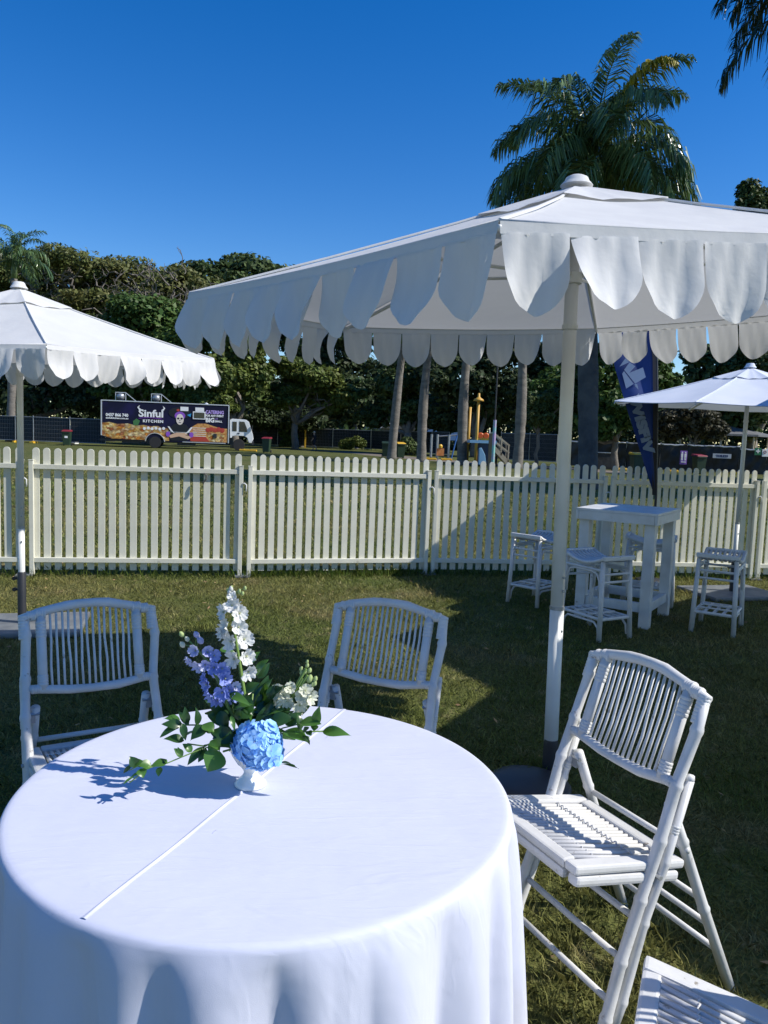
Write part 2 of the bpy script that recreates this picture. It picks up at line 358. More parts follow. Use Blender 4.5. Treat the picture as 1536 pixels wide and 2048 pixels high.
def sub_blobs(blobs, k, f, rng):
    """small clumps over the upper surface of big ellipsoids"""
    out = []
    for (x, y, z, rx, ry, rz) in blobs:
        for i in range(k):
            v = rng.normal(size=3); v /= np.linalg.norm(v); v[2] = abs(v[2]) * 1.0 - .25 if rng.random() < .8 else v[2]
            s = f * rng.uniform(.6, 1.35); q = rng.uniform(.72, 1.0)
            out.append((x + v[0] * rx * q, y + v[1] * ry * q, z + v[2] * rz * q, rx * s, ry * s, rz * s * .8))
    return out
def leaf_cloud(blobs, n, size, rng, flat=.55, elong=1.0):
    B = np.array(blobs); vol = B[:, 3] * B[:, 4] + B[:, 3] * B[:, 5] + .0; idx = rng.choice(len(B), n, p=vol / vol.sum())
    d = rng.normal(size=(n, 3)); d /= np.linalg.norm(d, axis=1)[:, None]
    r = rng.uniform(.35, 1.0, n) ** .5 + rng.normal(0, .05, n)
    c = B[idx, :3] + d * B[idx, 3:] * r[:, None]
    nrm = d * .7 + np.array([0, 0, flat]) + rng.normal(0, .55, (n, 3)); nrm /= np.linalg.norm(nrm, axis=1)[:, None]
    t = np.cross(nrm, rng.normal(size=(n, 3))); t /= np.linalg.norm(t, axis=1)[:, None]; u = np.cross(nrm, t)
    s = size * rng.uniform(.5, 1.3, n)[:, None]
    t = t * s * elong; u = u * s * .62
    return np.stack([c - t, c - u * .9 + t * .15, c + t, c + u + t * .1], 1).reshape(-1, 3)
def limb(b, p, q, r0, r1, rng, k=6, wob=.08, n=5):
    p, q = Vector(p), Vector(q); L = (q - p).length
    pts = [p.lerp(q, i / n) + (Vector(rng.normal(0, wob * L * .35, 3)) if 0 < i < n else Vector()) for i in range(n + 1)]
    b.tube(pts, [r0 + (r1 - r0) * i / n for i in range(n + 1)], k); return pts
def tree(name, label, base, blobs, nleaf, size, m, trunk_r=.3, fork=.4, seed=1, clumps=9, cf=.38, bark=None, group='trees along the far side of the park', limbs=6, core=None, twigs=0, flat=.55):
    rng = np.random.default_rng(seed); bx, by = base[0], base[1]
    root = thing(name, label, 'tree', (bx, by, 0), 0, group)
    R = [(x - bx, y - by, z, rx, ry, rz) for (x, y, z, rx, ry, rz) in blobs]
    b = MB(); zmin = min(z - rz * .2 for (x, y, z, rx, ry, rz) in R); fz = max(.8, zmin * fork + .6)
    limb(b, (0, 0, -.1), (rng.normal(0, .1), rng.normal(0, .1), fz), trunk_r, trunk_r * .75, rng, 8, .05)
    for i in range(limbs):
        t = R[i % len(R)]; v = rng.normal(size=3) * .35
        e = (t[0] + v[0] * t[3], t[1] + v[1] * t[4], t[2] + abs(v[2]) * t[5] * .5)
        pts = limb(b, (0, 0, fz - .1), e, trunk_r * .55, trunk_r * .14, rng, 6, .12)
        for j in range(twigs):
            p = pts[2 + j % 3]; w_ = rng.normal(size=3); w_[2] = abs(w_[2]) * .8
            limb(b, p, p + Vector((w_[0] * t[3] * .5, w_[1] * t[4] * .4, w_[2] * t[5] * .55)), trunk_r * .2, trunk_r * .06, rng, 5, .25)
    b.build('trunk', bark or BARK, root, True)
    sub = sub_blobs(R, clumps, cf, rng)
    V = leaf_cloud(sub, int(nleaf * .8), size, rng, flat)
    V2 = leaf_cloud([(x, y, z, rx * .85, ry * .85, rz * .85) for (x, y, z, rx, ry, rz) in R], int(nleaf * .2), size * 1.5, rng)
    link('crown', np_mesh('crown', np.concatenate([V, V2]), 4, m), root)
    return root
def blob(px, py_, Y, wpx, hpx, dep=None):
    """ellipsoid whose outline covers wpx x hpx photo pixels round (px, py_) at distance Y"""
    p = at(px, py_, Y); s = Y / FPX
    return (p.x, p.y, max(p.z, .3), wpx / 2 * s, (dep or wpx / 2 * s * .8), hpx / 2 * s)

Y1 = 76
# wide spreading tree with pale limbs showing through
def spreading():
    blobs = [blob(px, 545 + dy, Y1 + dd, ww, hh, 5) for px, dy, ww, hh, dd in
             ((-30, 5, 170, 100, 0), (70, -2, 170, 90, 2), (160, -8, 170, 84, -2), (250, 14, 170, 90, 1), (340, 28, 170, 86, 0), (410, 46, 130, 90, 2), (120, 30, 200, 90, 1), (280, 50, 220, 90, 1), (30, 40, 180, 90, 2),
              (200, 60, 170, 50, -3), (320, 78, 170, 50, -3), (120, 70, 160, 60, -1), (40, 70, 140, 60, 0), (400, 100, 130, 60, -2), (260, 110, 160, 50, -4))]
    return tree('spreading_tree', 'wide olive brown tree with pale limbs showing through its flat crown, behind the left umbrella', at(215, 890, Y1), blobs, 78000, .17, L_OLIVE,
                .75, .35, 11, 12, .34, PALEBARK, limbs=30, twigs=12, flat=.6)
SP = spreading()
rng = np.random.default_rng(77); lb = MB()
for i in range(80):
    px, py_ = rng.uniform(60, 420), rng.uniform(545, 650); p = at(px, py_, Y1 - rng.uniform(4.6, 5.6)); p.x -= SP.location.x; p.y -= SP.location.y
    d_ = Vector((rng.normal(0, 1), rng.normal(0, .3), abs(rng.normal(.5, .5)))).normalized(); L = rng.uniform(.8, 2.6); q = p + d_ * L
    pts = limb(lb, p, q, rng.uniform(.05, .09), .025, rng, 4, .22, 5)
    for j in range(2): e = pts[2 + j]; limb(lb, e, e + Vector((rng.normal(0, .6), rng.normal(0, .2), rng.uniform(.2, .9))) * L * .5, .035, .015, rng, 4, .2, 3)
tag(lb.build('bare_limbs', PALEBARK, SP), kind='stuff')
tree('fig_tree', 'tall dark rounded tree on the skyline left of the large umbrella', at(470, 885, 82), [blob(410, 560, 82, 160, 90), blob(500, 545, 82, 150, 80), blob(360, 590, 82, 100, 110), blob(455, 620, 80, 190, 130), blob(570, 560, 84, 100, 70), blob(620, 590, 84, 120, 90), blob(690, 640, 84, 120, 100), blob(540, 640, 84, 150, 130)],
     34000, .24, L_DARK, .7, .4, 12)
tree('bushy_tree', 'mid green domed tree above the food truck', at(290, 885, 69), [blob(300, 640, 69, 200, 110), blob(230, 690, 69, 140, 120), blob(370, 680, 68, 140, 130), blob(300, 730, 67, 200, 90), blob(250, 780, 68, 120, 60), blob(350, 790, 68, 150, 60)],
     34000, .20, L_MID, .55, .4, 13, 12, .34)
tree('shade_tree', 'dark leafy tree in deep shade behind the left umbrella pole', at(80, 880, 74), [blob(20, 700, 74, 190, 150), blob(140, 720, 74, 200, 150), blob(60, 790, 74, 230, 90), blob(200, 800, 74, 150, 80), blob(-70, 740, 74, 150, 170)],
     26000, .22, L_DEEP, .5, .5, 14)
tree('leafy_tree', 'bright green tree right behind the truck cab with ragged hanging sides', at(470, 893, 65), [blob(480, 690, 65, 120, 120), blob(440, 750, 64, 110, 110), blob(505, 750, 65, 80, 130), blob(425, 810, 64, 90, 70), blob(470, 640, 66, 110, 80), blob(395, 800, 65, 70, 60)],
     30000, .18, L_YEL, .4, .5, 15, 12, .33)
tree('flat_topped_tree', 'yellowish flat topped tree arching over the walker', at(590, 893, 70), [blob(585, 735, 70, 110, 50), blob(640, 755, 69, 110, 55), blob(690, 790, 69, 80, 50), blob(600, 780, 71, 120, 50), blob(560, 800, 70, 90, 50), blob(655, 810, 71, 100, 45)],
     24000, .17, L_YEL, .35, .45, 16, 10, .36, limbs=10, twigs=2, flat=.9)
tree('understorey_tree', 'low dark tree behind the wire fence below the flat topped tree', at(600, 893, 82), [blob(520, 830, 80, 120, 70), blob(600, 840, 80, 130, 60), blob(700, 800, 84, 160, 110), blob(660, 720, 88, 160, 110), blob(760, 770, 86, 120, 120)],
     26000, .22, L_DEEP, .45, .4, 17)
tree('grove_tree', 'dark tree filling the gap between the two left palm trunks', at(815, 900, 66), [blob(800, 760, 68, 120, 140), blob(840, 820, 68, 120, 90), blob(760, 830, 70, 90, 60), blob(800, 690, 72, 120, 60)],
     22000, .21, L_DARK, .4, .4, 18)
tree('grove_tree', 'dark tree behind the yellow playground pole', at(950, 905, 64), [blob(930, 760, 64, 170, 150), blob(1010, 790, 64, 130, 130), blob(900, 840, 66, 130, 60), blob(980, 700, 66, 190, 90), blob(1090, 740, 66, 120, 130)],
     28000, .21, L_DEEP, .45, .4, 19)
tree('park_tree', 'green tree between the large umbrella pole and the blue flag', at(1230, 925, 44), [blob(1215, 740, 44, 120, 130), blob(1250, 820, 43, 130, 90), blob(1130, 790, 46, 140, 120), blob(1090, 830, 45, 90, 70), blob(1300, 760, 46, 110, 110), blob(1200, 850, 43, 120, 50)],
     34000, .14, L_MID, .22, .5, 20, 12, .33)
tree('tall_tree', 'tall dark tree on the right skyline behind the umbrellas', at(1500, 920, 62), [blob(1510, 420, 62, 90, 110), blob(1560, 470, 62, 140, 180), blob(1500, 720, 60, 170, 160), blob(1420, 740, 60, 120, 120), blob(1560, 640, 61, 160, 180), blob(1480, 820, 60, 150, 90), blob(1400, 810, 60, 100, 80)],
     34000, .20, L_DARK, .6, .4, 21)
tree('rounded_shrub_tree', 'grey green rounded tree above the black sheeting right of the flag', at(1385, 930, 50), [blob(1380, 835, 50, 120, 80), blob(1340, 860, 50, 80, 50), blob(1425, 860, 50, 70, 50), blob(1360, 800, 51, 80, 50)],
     24000, .12, L_GREY, .14, .5, 22, 12, .34, limbs=8)
tree('young_tree', 'small leaning tree left of the large umbrella pole', at(1072, 930, 44), [blob(1085, 830, 44, 70, 60), blob(1110, 800, 44, 60, 50), blob(1070, 800, 44, 50, 40)],
     7000, .11, L_DARK, .12, .5, 23, limbs=6)
# far wood closing the view
rng = np.random.default_rng(5)
fb = [(x, 100 + rng.uniform(-4, 8), rng.uniform(3, 6), rng.uniform(5, 8), 4, rng.uniform(4.5, 6.5)) for x in np.arange(-75, 90, 6)]
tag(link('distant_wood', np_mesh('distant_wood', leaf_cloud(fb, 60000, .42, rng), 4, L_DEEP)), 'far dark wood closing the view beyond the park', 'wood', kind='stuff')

# ------------------------------------------------------------------ palms
L_PALM = mat('palm_leaflet', (.085, .150, .055), .25, col2=(.115, .175, .06), nscale=.8, island=.4, hue=.012, transl=.15, spec=.5, space='World')
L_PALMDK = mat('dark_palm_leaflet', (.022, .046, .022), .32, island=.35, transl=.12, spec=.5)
L_PALMYEL = mat('yellow_palm_leaflet', (.42, .36, .03), .5, island=.3, transl=.25)
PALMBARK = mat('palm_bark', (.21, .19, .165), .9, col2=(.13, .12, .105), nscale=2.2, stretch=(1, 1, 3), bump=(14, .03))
SHADEDBARK = mat('shade_toned_palm_bark', (.045, .048, .055), .9, col2=(.09, .09, .09), nscale=2, bump=(14, .03))  # palm bark with the shade on the tall palm's trunk put into its colour
SHAFT = mat('green_crownshaft', (.10, .15, .05), .5)
def frond_mesh(L, droop, nl, ll, seed, m, up0=.9, hang=.6, wd=.022):
    """pinnate frond growing along +X from the origin, arching down; leaflets as bent strips on both sides"""
    rng = np.random.default_rng(seed); N = 22; pts = []; a = up0; p = np.array([0., 0, 0])
    for i in range(N + 1):
        pts.append(p.copy()); p = p + np.array([cos(a), 0, sin(a)]) * L / N; a -= droop / N * (.5 + 1.3 * i / N)
    pts = np.array(pts); quads = []
    for i in range(N):   # rachis as a flat-sided strip pair
        w0 = .028 * (1 - i / N) + .006; w1 = .028 * (1 - (i + 1) / N) + .006; z = np.array([0, 0, .014])
        quads += [pts[i] + [0, -w0, 0], pts[i + 1] + [0, -w1, 0], pts[i + 1] + z, pts[i] + z]
        quads += [pts[i] + z, pts[i + 1] + z, pts[i + 1] + [0, w1, 0], pts[i] + [0, w0, 0]]
    for k in range(nl):
        t = .10 + .90 * (k + rng.uniform(-.3, .3)) / nl; t = min(.999, t); f = t * N; i = min(int(f), N - 1)
        o = pts[i] + (pts[i + 1] - pts[i]) * (f - i); d = pts[i + 1] - pts[i]; d /= np.linalg.norm(d)
        n_ = np.array([-d[2], 0, d[0]])
        for s in (-1, 1):
            l_ = ll * (sin(pi * (t * .84 + .14)) ** .6) * rng.uniform(.8, 1.1)
            lift = rng.normal(.15, .38)
            v = d * (.55 + .5 * t) + np.array([0, s, 0]) * 1.0 + n_ * lift; v /= np.linalg.norm(v)
            mid = o + v * l_ * .5 + np.array([0, 0, -1]) * l_ * .10 * hang; tip = o + v * l_ * .82 + np.array([0, 0, -1]) * l_ * hang * rng.uniform(.5, .8)
            wv = np.cross(v, np.array([0, 0, 1.])) + rng.normal(0, .3, 3); wv = wv / np.linalg.norm(wv) * wd
            quads += [o - wv * .5, o + wv * .5, mid + wv, mid - wv]
            quads += [mid - wv, mid + wv, tip + wv * .15, tip - wv * .15]
    V = np.array(quads)
    me = np_mesh('frond', V, 4, m); return me
def palm(label, base, crown, L, nf, trunk_r, seed, m=None, ll=.75, nl=46, top=None, group='royal palms in the park', elev=None, az0=0, wd=.03, bark=None):
    rng = np.random.default_rng(seed); m = m or L_PALM
    root = thing('palm_tree', label, 'palm tree', (base[0], base[1], 0), 0, group)
    c = Vector(crown) - Vector((base[0], base[1], 0)); b = MB(); n = 28
    hs = min(1.6, c.z * .16)
    wb_ = rng.normal(0, .10); pts = [Vector((c.x * (i / n) ** 1.3 + wb_ * sin(pi * i / n), c.y * (i / n) ** 1.3, -.1 + (c.z - hs) * i / n)) for i in range(n + 1)]
    b.tube(pts, [trunk_r * (1.18 - .28 * i / n + .16 * math.exp(-((i / n - .45) / .2) ** 2) + .25 * math.exp(-i * .9)) * (1 + .035 * rng.normal()) for i in range(n + 1)], 12)
    b.build('trunk', bark or PALMBARK, root, True)
    MB().tube([pts[-1], pts[-1] + Vector((0, 0, hs * .4)), c], [trunk_r * .8, trunk_r * .85, trunk_r * .35], 10).build('crownshaft', SHAFT, root, True)
    meshes = [frond_mesh(L * rng.uniform(.9, 1.08), dr, nl, ll, seed * 10 + i, m, u, hg, wd) for i, (dr, u, hg) in
              enumerate(((1.5, 1.30, .8), (1.9, 1.08, .95), (2.2, .8, 1.0), (2.0, .52, 1.0), (1.6, .3, 1.0), (1.2, 0, 1.0)))]
    for i in range(nf):
        k = i * 6 // nf
        o = link('frond', meshes[k], root, c + Vector((0, 0, -.05 * k)))
        o.rotation_euler = (rng.normal(0, .12), rng.normal(0, .08), az0 + i * 2.39996 + rng.normal(0, .15))
    return root
pc = at(1184, 325, 25)
P5 = palm('tall royal palm with a bent yellow new frond, towering over the large umbrella', (at(1180, 900, 25).x, 25), pc, 4.0, 32, .27, 31, ll=1.0, nl=110, wd=.030, bark=SHADEDBARK)
yf = frond_mesh(2.5, 2.3, 80, .40, 77, L_PALMYEL, 1.72, 1.6, .04)
o = link('frond', yf, P5, pc - Vector((at(1180, 900, 25).x, 25, 0)) + Vector((.62, -1.2, .95))); o['label'] = 'yellow young frond bent over at its tip'
o.rotation_euler = (0, 0, -.35)
MB().tube([(0, 0, 0), (.15, 0, 1.8), (.3, 0, 3.4)], [.035, .02, .006], 5).build('spear_leaf', L_PALM, P5).location = pc - Vector((at(1180, 900, 25).x, 25, 0)) + Vector((.1, -.1, .2))
palm('royal palm with drooping crown at the far left edge, above the spreading tree', (at(20, 880, 60).x, 60), at(28, 512, 60), 3.5, 20, .26, 32, ll=.8, nl=44, wd=.04)
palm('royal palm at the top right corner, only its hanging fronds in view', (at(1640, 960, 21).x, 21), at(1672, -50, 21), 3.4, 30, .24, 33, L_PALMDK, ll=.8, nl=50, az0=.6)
for (bx, by, tx, ty, Yp, ff, sd_, lab) in ((783, 918, 808, 640, 50, 14, 34, 'leaning palm trunk beside the two bins, leftmost of the playground palms'),
                                      (843, 925, 862, 630, 46.5, 14, 35, 'palm trunk between the leftmost playground palm and the small orange sign'),
                                      (924, 931, 940, 620, 44.5, 14, 36, 'palm trunk just left of the yellow playground pole'),
                                      (1034, 936, 1048, 610, 41.5, 14, 37, 'palm trunk at the foot of the playground steps')):
    bpos = at(bx, by, Yp)
    palm(lab, (bpos.x, Yp), at(tx, ty, Yp), 3.4, ff, .235, sd_, L_PALM, ll=.75, nl=40, wd=.035)
# fan palm and giant strelitzia clumps behind the wire fence
def clump(name, label, base, n, h, lw, seed, m, cat='plant', spread=.6, droop=.8):
    rng = np.random.default_rng(seed); root = thing(name, label, cat, (base[0], base[1], 0))
    st = MB()
    for i in range(n):
        az = rng.uniform(0, 2 * pi); tilt = rng.uniform(.1, spread); hh = h * rng.uniform(.6, 1.05)
        d = Vector((cos(az) * sin(tilt), sin(az) * sin(tilt), cos(tilt))); o0 = Vector((rng.normal(0, .25), rng.normal(0, .2), 0))
        q = o0 + d * hh * .5; st.tube([o0, q], [.03, .02], 5)
        sx = d.cross(Vector((0, 0, 1))).normalized() if abs(d.z) < .999 else Vector((1, 0, 0)); sx.rotate(Quaternion(d, rng.uniform(-1, 1)))
        b = MB(); M_ = 5; vs = []
        for k in range(M_ + 1):
            t = k / M_; p = q + d * hh * .5 * t + Vector((cos(az), sin(az), 0)) * hh * .12 * t * t * droop - Vector((0, 0, 1)) * hh * .2 * t * t * droop
            w_ = lw * sin(pi * (.08 + .9 * t)) ** .7
            vs += [p - sx * w_, p + Vector((0, 0, .02)), p + sx * w_]
        b.add(vs, [(3 * k + j, 3 * k + j + 1, 3 * k + j + 4, 3 * k + j + 3) for k in range(M_) for j in (0, 1)])
        b.build('leaf', m, root)
    st.build('stalks', m, root); return root
L_STREL = mat('strelitzia_leaf', (.045, .085, .030), .35, col2=(.06, .10, .04), nscale=1, transl=.15, island=.25)
for i, (px, py_, Yc, h_, sdd, lab) in enumerate(((640, 894, 83, 3.2, 1, 'big paddle leaved plant behind the wire fence, right above the walker'), (690, 897, 82, 3.4, 2, 'big paddle leaved plant between the walker and the white cupola'), (735, 899, 81, 3.2, 3, 'big paddle leaved plant just below the white cupola'))):
    tag(clump('paddle_leaf_plant', lab, at(px, py_, Yc), 34, h_, .22, sdd, L_STREL, spread=.75), group='paddle leaved plants behind the wire fence')
palm('small palm with drooping grey green fronds, left of the white cupola', (at(713, 898, 84).x, 84), at(712, 790, 84), 2.8, 18, .16, 41, L_PALM, ll=.8, nl=34, wd=.05, group='small palms behind the wire fence')
for lab, px, py_, Yc, m_, sdd in (('yellow green bush by the wire fence right of the walker', 700, 899, 78, L_YEL, 3), ('small green bush by the wire fence left of the walker', 572, 894, 80, L_MID, 4), ('dark bush in front of the wire fence beside the leftmost palm trunk', 818, 912, 62, L_DARK, 5)):
    b0 = at(px, py_, Yc); rng = np.random.default_rng(sdd)
    rt_ = thing('bush', lab, 'bush', (b0.x, b0.y, 0), 0, 'bushes by the wire fence')
    link('foliage', np_mesh('foliage', leaf_cloud([(rng.normal(0, .35), rng.normal(0, .3), .8 + rng.normal(0, .35), .55, .5, .5) for _ in range(6)], 2600, .11, rng), 4, m_), rt_)
    sb = MB()
    for _ in range(4): sb.tube([(0, 0, 0), (rng.normal(0, .2), rng.normal(0, .2), .9)], [.03, .012], 5)
    sb.build('stems', BARK, rt_)
# trees just outside the right edge: their shade lies over the thick palm trunk and the far lawn
tree('shade_tree', 'tall leafy tree outside the right edge', (16.5, 23.4, 0), [(16.5, 23.4, 9.5, 3.6, 3.4, 3.2), (18.5, 22.5, 12, 3, 3, 2.5), (15.2, 24.5, 6.5, 2.3, 2.4, 2.0)], 9000, .32, L_DARK, .3, .5, 61)
tree('shade_tree', 'second leafy tree outside the right edge', (27, 35, 0), [(27, 35, 9, 4.5, 4, 4), (30, 34, 11, 4, 4, 3)], 8000, .36, L_DARK, .3, .5, 62)
# ------------------------------------------------------------------ food truck
TRUCKWHITE = mat('truck_white_paint', (.72, .74, .75), .3, coat=.4)
WRAP = mat('navy_wrap', (.008, .009, .030), .55, spec=.2, col2=(.020, .016, .10), nscale=.5, ncon=(.5, .75))
def food_mat():
    m = bpy.data.materials.new('food_print'); m.use_nodes = True; n = m.node_tree.nodes; l = m.node_tree.links; b = n['Principled BSDF']
    tc = n.new('ShaderNodeTexCoord'); mp = n.new('ShaderNodeMapping'); mp.inputs['Scale'].default_value = (2.4, 2.4, 3.4); l.new(tc.outputs['Object'], mp.inputs[0])
    nz = n.new('ShaderNodeTexNoise'); nz.inputs['Scale'].default_value = 1.2; l.new(mp.outputs[0], nz.inputs['Vector'])
    ad = n.new('ShaderNodeVectorMath'); ad.operation = 'ADD'; l.new(mp.outputs[0], ad.inputs[0]); l.new(nz.outputs['Color'], ad.inputs[1])
    v = n.new('ShaderNodeTexVoronoi'); v.inputs['Scale'].default_value = 1.7; l.new(ad.outputs[0], v.inputs['Vector'])
    r = n.new('ShaderNodeValToRGB'); l.new(v.outputs['Color'], r.inputs[0]); e = r.color_ramp.elements
    e[0].position = 0; e[0].color = (.42, .08, .015, 1); e[1].position = 1; e[1].color = (.90, .78, .45, 1)
    for p, c in ((.25, (.72, .30, .05, 1)), (.42, (.88, .58, .18, 1)), (.58, (.92, .72, .36, 1)), (.72, (.38, .10, .03, 1)), (.86, (.9, .74, .42, 1))):
        q = e.new(p); q.color = c
    r2 = n.new('ShaderNodeMapRange'); r2.inputs[1].default_value = .1; r2.inputs[2].default_value = .6; r2.inputs[3].default_value = 1; r2.inputs[4].default_value = .45
    l.new(v.outputs['Distance'], r2.inputs[0]); h = n.new('ShaderNodeHueSaturation'); l.new(r.outputs[0], h.inputs['Color']); l.new(r2.outputs[0], h.inputs['Value'])
    l.new(h.outputs[0], b.inputs['Base Color']); b.inputs['Roughness'].default_value = .5; b.inputs['Specular IOR Level'].default_value = .2; return m
FOOD = food_mat()
PRINTW = mat('white_print', (.80, .80, .80), .4); PRINTP = mat('purple_print', (.25, .08, .50), .4); PRINTLP = mat('lilac_print', (.50, .36, .80), .4)
SKINP = mat('printed_skin', (.62, .40, .26), .4); FACEP = mat('printed_face', (.72, .64, .56), .4); BLACKP = mat('black_print', (.008, .008, .012), .4)
REDP = mat('red_print', (.42, .05, .03), .4); BROWNP = mat('brown_print', (.42, .16, .04), .5, col2=(.62, .34, .10), nscale=6); GREENP = mat('green_print', (.05, .16, .05), .4); CYANP = mat('cyan_print', (.03, .30, .60), .4)
TRIM = mat('aluminium_trim', (.60, .61, .63), .35, metal=.4)
ux_t = Vector((.982, .19, 0)); tx_ang = atan2(ux_t.y, ux_t.x)
T = thing('food_truck', 'food truck with a dark printed side and white cab, parked beyond the picket fence', 'truck', (-16.9, 56.4, 0), tx_ang)
X0, X1, Z0, Z1, Wd = -3.72, 5.25, .52, 3.32, 2.3
b = MB(); b.use(WRAP).box(((X0 + X1) / 2, Wd / 2, (Z0 + Z1) / 2 + .1), (X1 - X0, Wd, Z1 - Z0 - .2))
b.use(DARK).box((.6, Wd / 2, .5), (9.0, 1.9, .16)); b.build('body', None, T)
sp = MB()   # printed side skin with the wheel arch cut out
poly = [(X0, .78), (-3.0, .55), (-.72, .52)] + [(.66 * cos(a), .42 + .66 * sin(a)) for a in [pi - .15 - i * (pi - .3) / 10 for i in range(11)]] + [(.78, .50), (X1, .50), (X1, Z1), (X0, Z1)]
sp.prism([(x, z) for x, z in poly], (0, .02, 0), (1, 0, 0), (0, 0, 1), .03); side = sp.build('side_panel', WRAP, T)
fp = MB(); low = [(X0 + .05, .82), (-3.0, .60), (-.76, .57)] + [(.70 * cos(a), .42 + .70 * sin(a)) for a in [pi - .15 - i * (pi - .3) / 10 for i in range(11)]] + [(.82, .56), (1.0, .56)]
top = [(1.0, 1.52), (.55, 1.46), (.2, 1.62), (-.3, 1.58), (-.8, 1.66), (-1.3, 1.60), (-1.9, 1.72), (-2.6, 1.66), (-3.2, 1.78), (X0 + .05, 1.72)]
fp.prism(low + top, (0, -.018, 0), (1, 0, 0), (0, 0, 1), .004); fp.build('food_picture', FOOD, side)
fp = MB(); fp.prism([(2.6, .58), (X1 - .06, .58), (X1 - .06, 1.60), (4.6, 1.62), (4.3, 1.72), (3.6, 1.92), (3.0, 1.90), (2.7, 1.70), (2.4, 1.5)], (0, -.018, 0), (1, 0, 0), (0, 0, 1), .004); fp.build('food_picture', BROWNP, side)
fp = MB().use(FOOD); fp.prism([(3.95, .6), (4.85, .6), (5.0, 1.2), (3.7, 1.25)], (0, -.024, 0), (1, 0, 0), (0, 0, 1), .004); fp.build('chips_picture', None, side); pan = lambda name, m, pts: MB().prism(pts, (0, -.022, 0), (1, 0, 0), (0, 0, 1), .004).build(name, m, side)
for i in range(5): MB().lathe([(.0, 0), (.18, .005), (.0, .012)], (3.75 + .26 * i, -.026, 1.46 + .06 * (i % 2)), 10, Matrix.Rotation(pi / 2, 3, 'X')).build('tomato_picture', REDP, side)
pan('sauce_picture', REDP, [(2.5, .6), (3.9, .6), (3.6, .95), (2.5, .95)])
for i in range(5): MB().box((3.15, -.024, .98 + .15 * i), (.95, .006, .05)).build('burger_picture', FACEP, side)
pan('herb_picture', GREENP, [(-1.5, 1.6), (-1.2, 1.6), (-1.05, 1.95), (-1.3, 2.1), (-1.55, 1.9)])
for i in range(6): MB().lathe([(0, 0), (.11, .004), (0, .008)], (-.75 + .27 * i, -.026, 1.40 + .05 * (i % 2)), 8, Matrix.Rotation(pi / 2, 3, 'X')).build('dumpling_picture', PRINTW, side)
# printed cook with painted face, crossed arms and two knives
ch = MB(); O = (0, -.028, 0); P = lambda m, pts, d=0: ch.use(m).prism(pts, (0, -.030 - d, 0), (1, 0, 0), (0, 0, 1), .003)
el = lambda cx, cz, rx, rz, n=14: [(cx + rx * cos(2 * pi * i / n), cz + rz * sin(2 * pi * i / n)) for i in range(n)]
P(BLACKP, el(1.75, 2.62, .82, .42)); P(BLACKP, [(1.1, .60), (2.3, .60), (2.5, 1.4), (2.2, 1.78), (1.75, 1.9), (1.3, 1.78), (.95, 1.4)])
P(PRINTP, el(1.75, 2.42, .38, .30), .004); P(FACEP, el(1.75, 2.16, .27, .40), .008)
for s in (-1, 1): P(BLACKP, el(1.75 + s * .12, 2.22, .085, .07), .012)
P(BLACKP, el(1.75, 2.08, .035, .05, 6), .012); P(BLACKP, el(1.75, 1.92, .11, .025, 8), .012)
P(SKINP, [(.95, .95), (1.1, .78), (2.3, 1.05), (2.25, 1.2), (1.5, 1.18)], .012); P(SKINP, [(2.55, .85), (2.35, .72), (1.6, .95), (1.7, 1.05), (2.4, .98)], .016)
for s in (-1, 1): P(PRINTP, el(1.75 + s * .83, 1.06, .16, .2, 8), .012)
P(PRINTW, [(.88, 1.62), (1.12, 1.28), (1.42, 1.1), (1.3, 1.22), (1.0, 1.62)], .016); P(PRINTW, [(2.68, 1.62), (2.42, 1.25), (2.1, 1.1), (2.3, 1.3), (2.55, 1.62)], .016)
P(REDP, el(1.62, 2.82, .12, .09, 8), .01); P(CYANP, [(2.25, 2.5), (2.55, 2.62), (2.5, 2.36)], .01)
ch.build('cook_picture', None, side)
def tl(body, size, x, z, m, **kw): return lettering(body, size, (x, -.034, z), (1, 0, 0), (0, 0, 1), m, side, **kw)
tl('Sinful', .72, -1.16, 2.26, PRINTW, bold=.022, width=1.72); tl('KITCHEN', .27, -.86, 1.86, PRINTW, bold=.012, width=1.42, spacing=1.25)
tl('0437 866 740', .30, -3.42, 2.20, PRINTW, bold=.012, width=1.55); tl('sinfulkitchen.com.au', .17, -3.42, 2.02, PRINTW, bold=.006, width=1.55)
tl('CATERING', .34, 3.58, 2.66, PRINTLP, bold=.012, width=1.3); tl('FOR ANY EVENT', .21, 3.58, 2.44, PRINTW, bold=.01, width=1.3)
tl('BIG', .44, 3.58, 2.04, PRINTW, bold=.02, width=.62); tl('OR', .15, 4.26, 2.24, PRINTLP, width=.2); tl('SMALL', .19, 4.26, 2.05, PRINTW, bold=.008, width=.52)
hb = MB().use(PRINTW)
for s, x in ((1, -1.12), (-1, .58)): hb.prism([(x, 2.72), (x + .14 * s, 2.78), (x - .02 * s, 2.9), (x + .05 * s, 3.08), (x - .13 * s, 2.92)][::s], (0, -.034, 0), (1, 0, 0), (0, 0, 1), .004)
hb.build('horn_emblem', None, side)
MB().tube([(-1.15 + .15 * i, -.03, 2.12 + .07 * sin(i * .28)) for i in range(12)], .018, 5).build('purple_swash', PRINTP, side)
tr = MB()
for z in (Z0 + .0, Z1): tr.box(((X0 + X1) / 2, -.02, z), (X1 - X0 + .06, .06, .07)) if z == Z1 else tr.box((3.5, -.02, z), (3.1, .06, .05))
for x in (X0, X1): tr.box((x, -.02, (Z0 + Z1) / 2 + (.14 if x == X0 else 0)), (.08, .07, Z1 - Z0 - (.3 if x == X0 else .02)))
tr.box((1.9, -.02, 1.22), (2.1, .03, .03)); tr.build('edge_trim', TRIM, T)
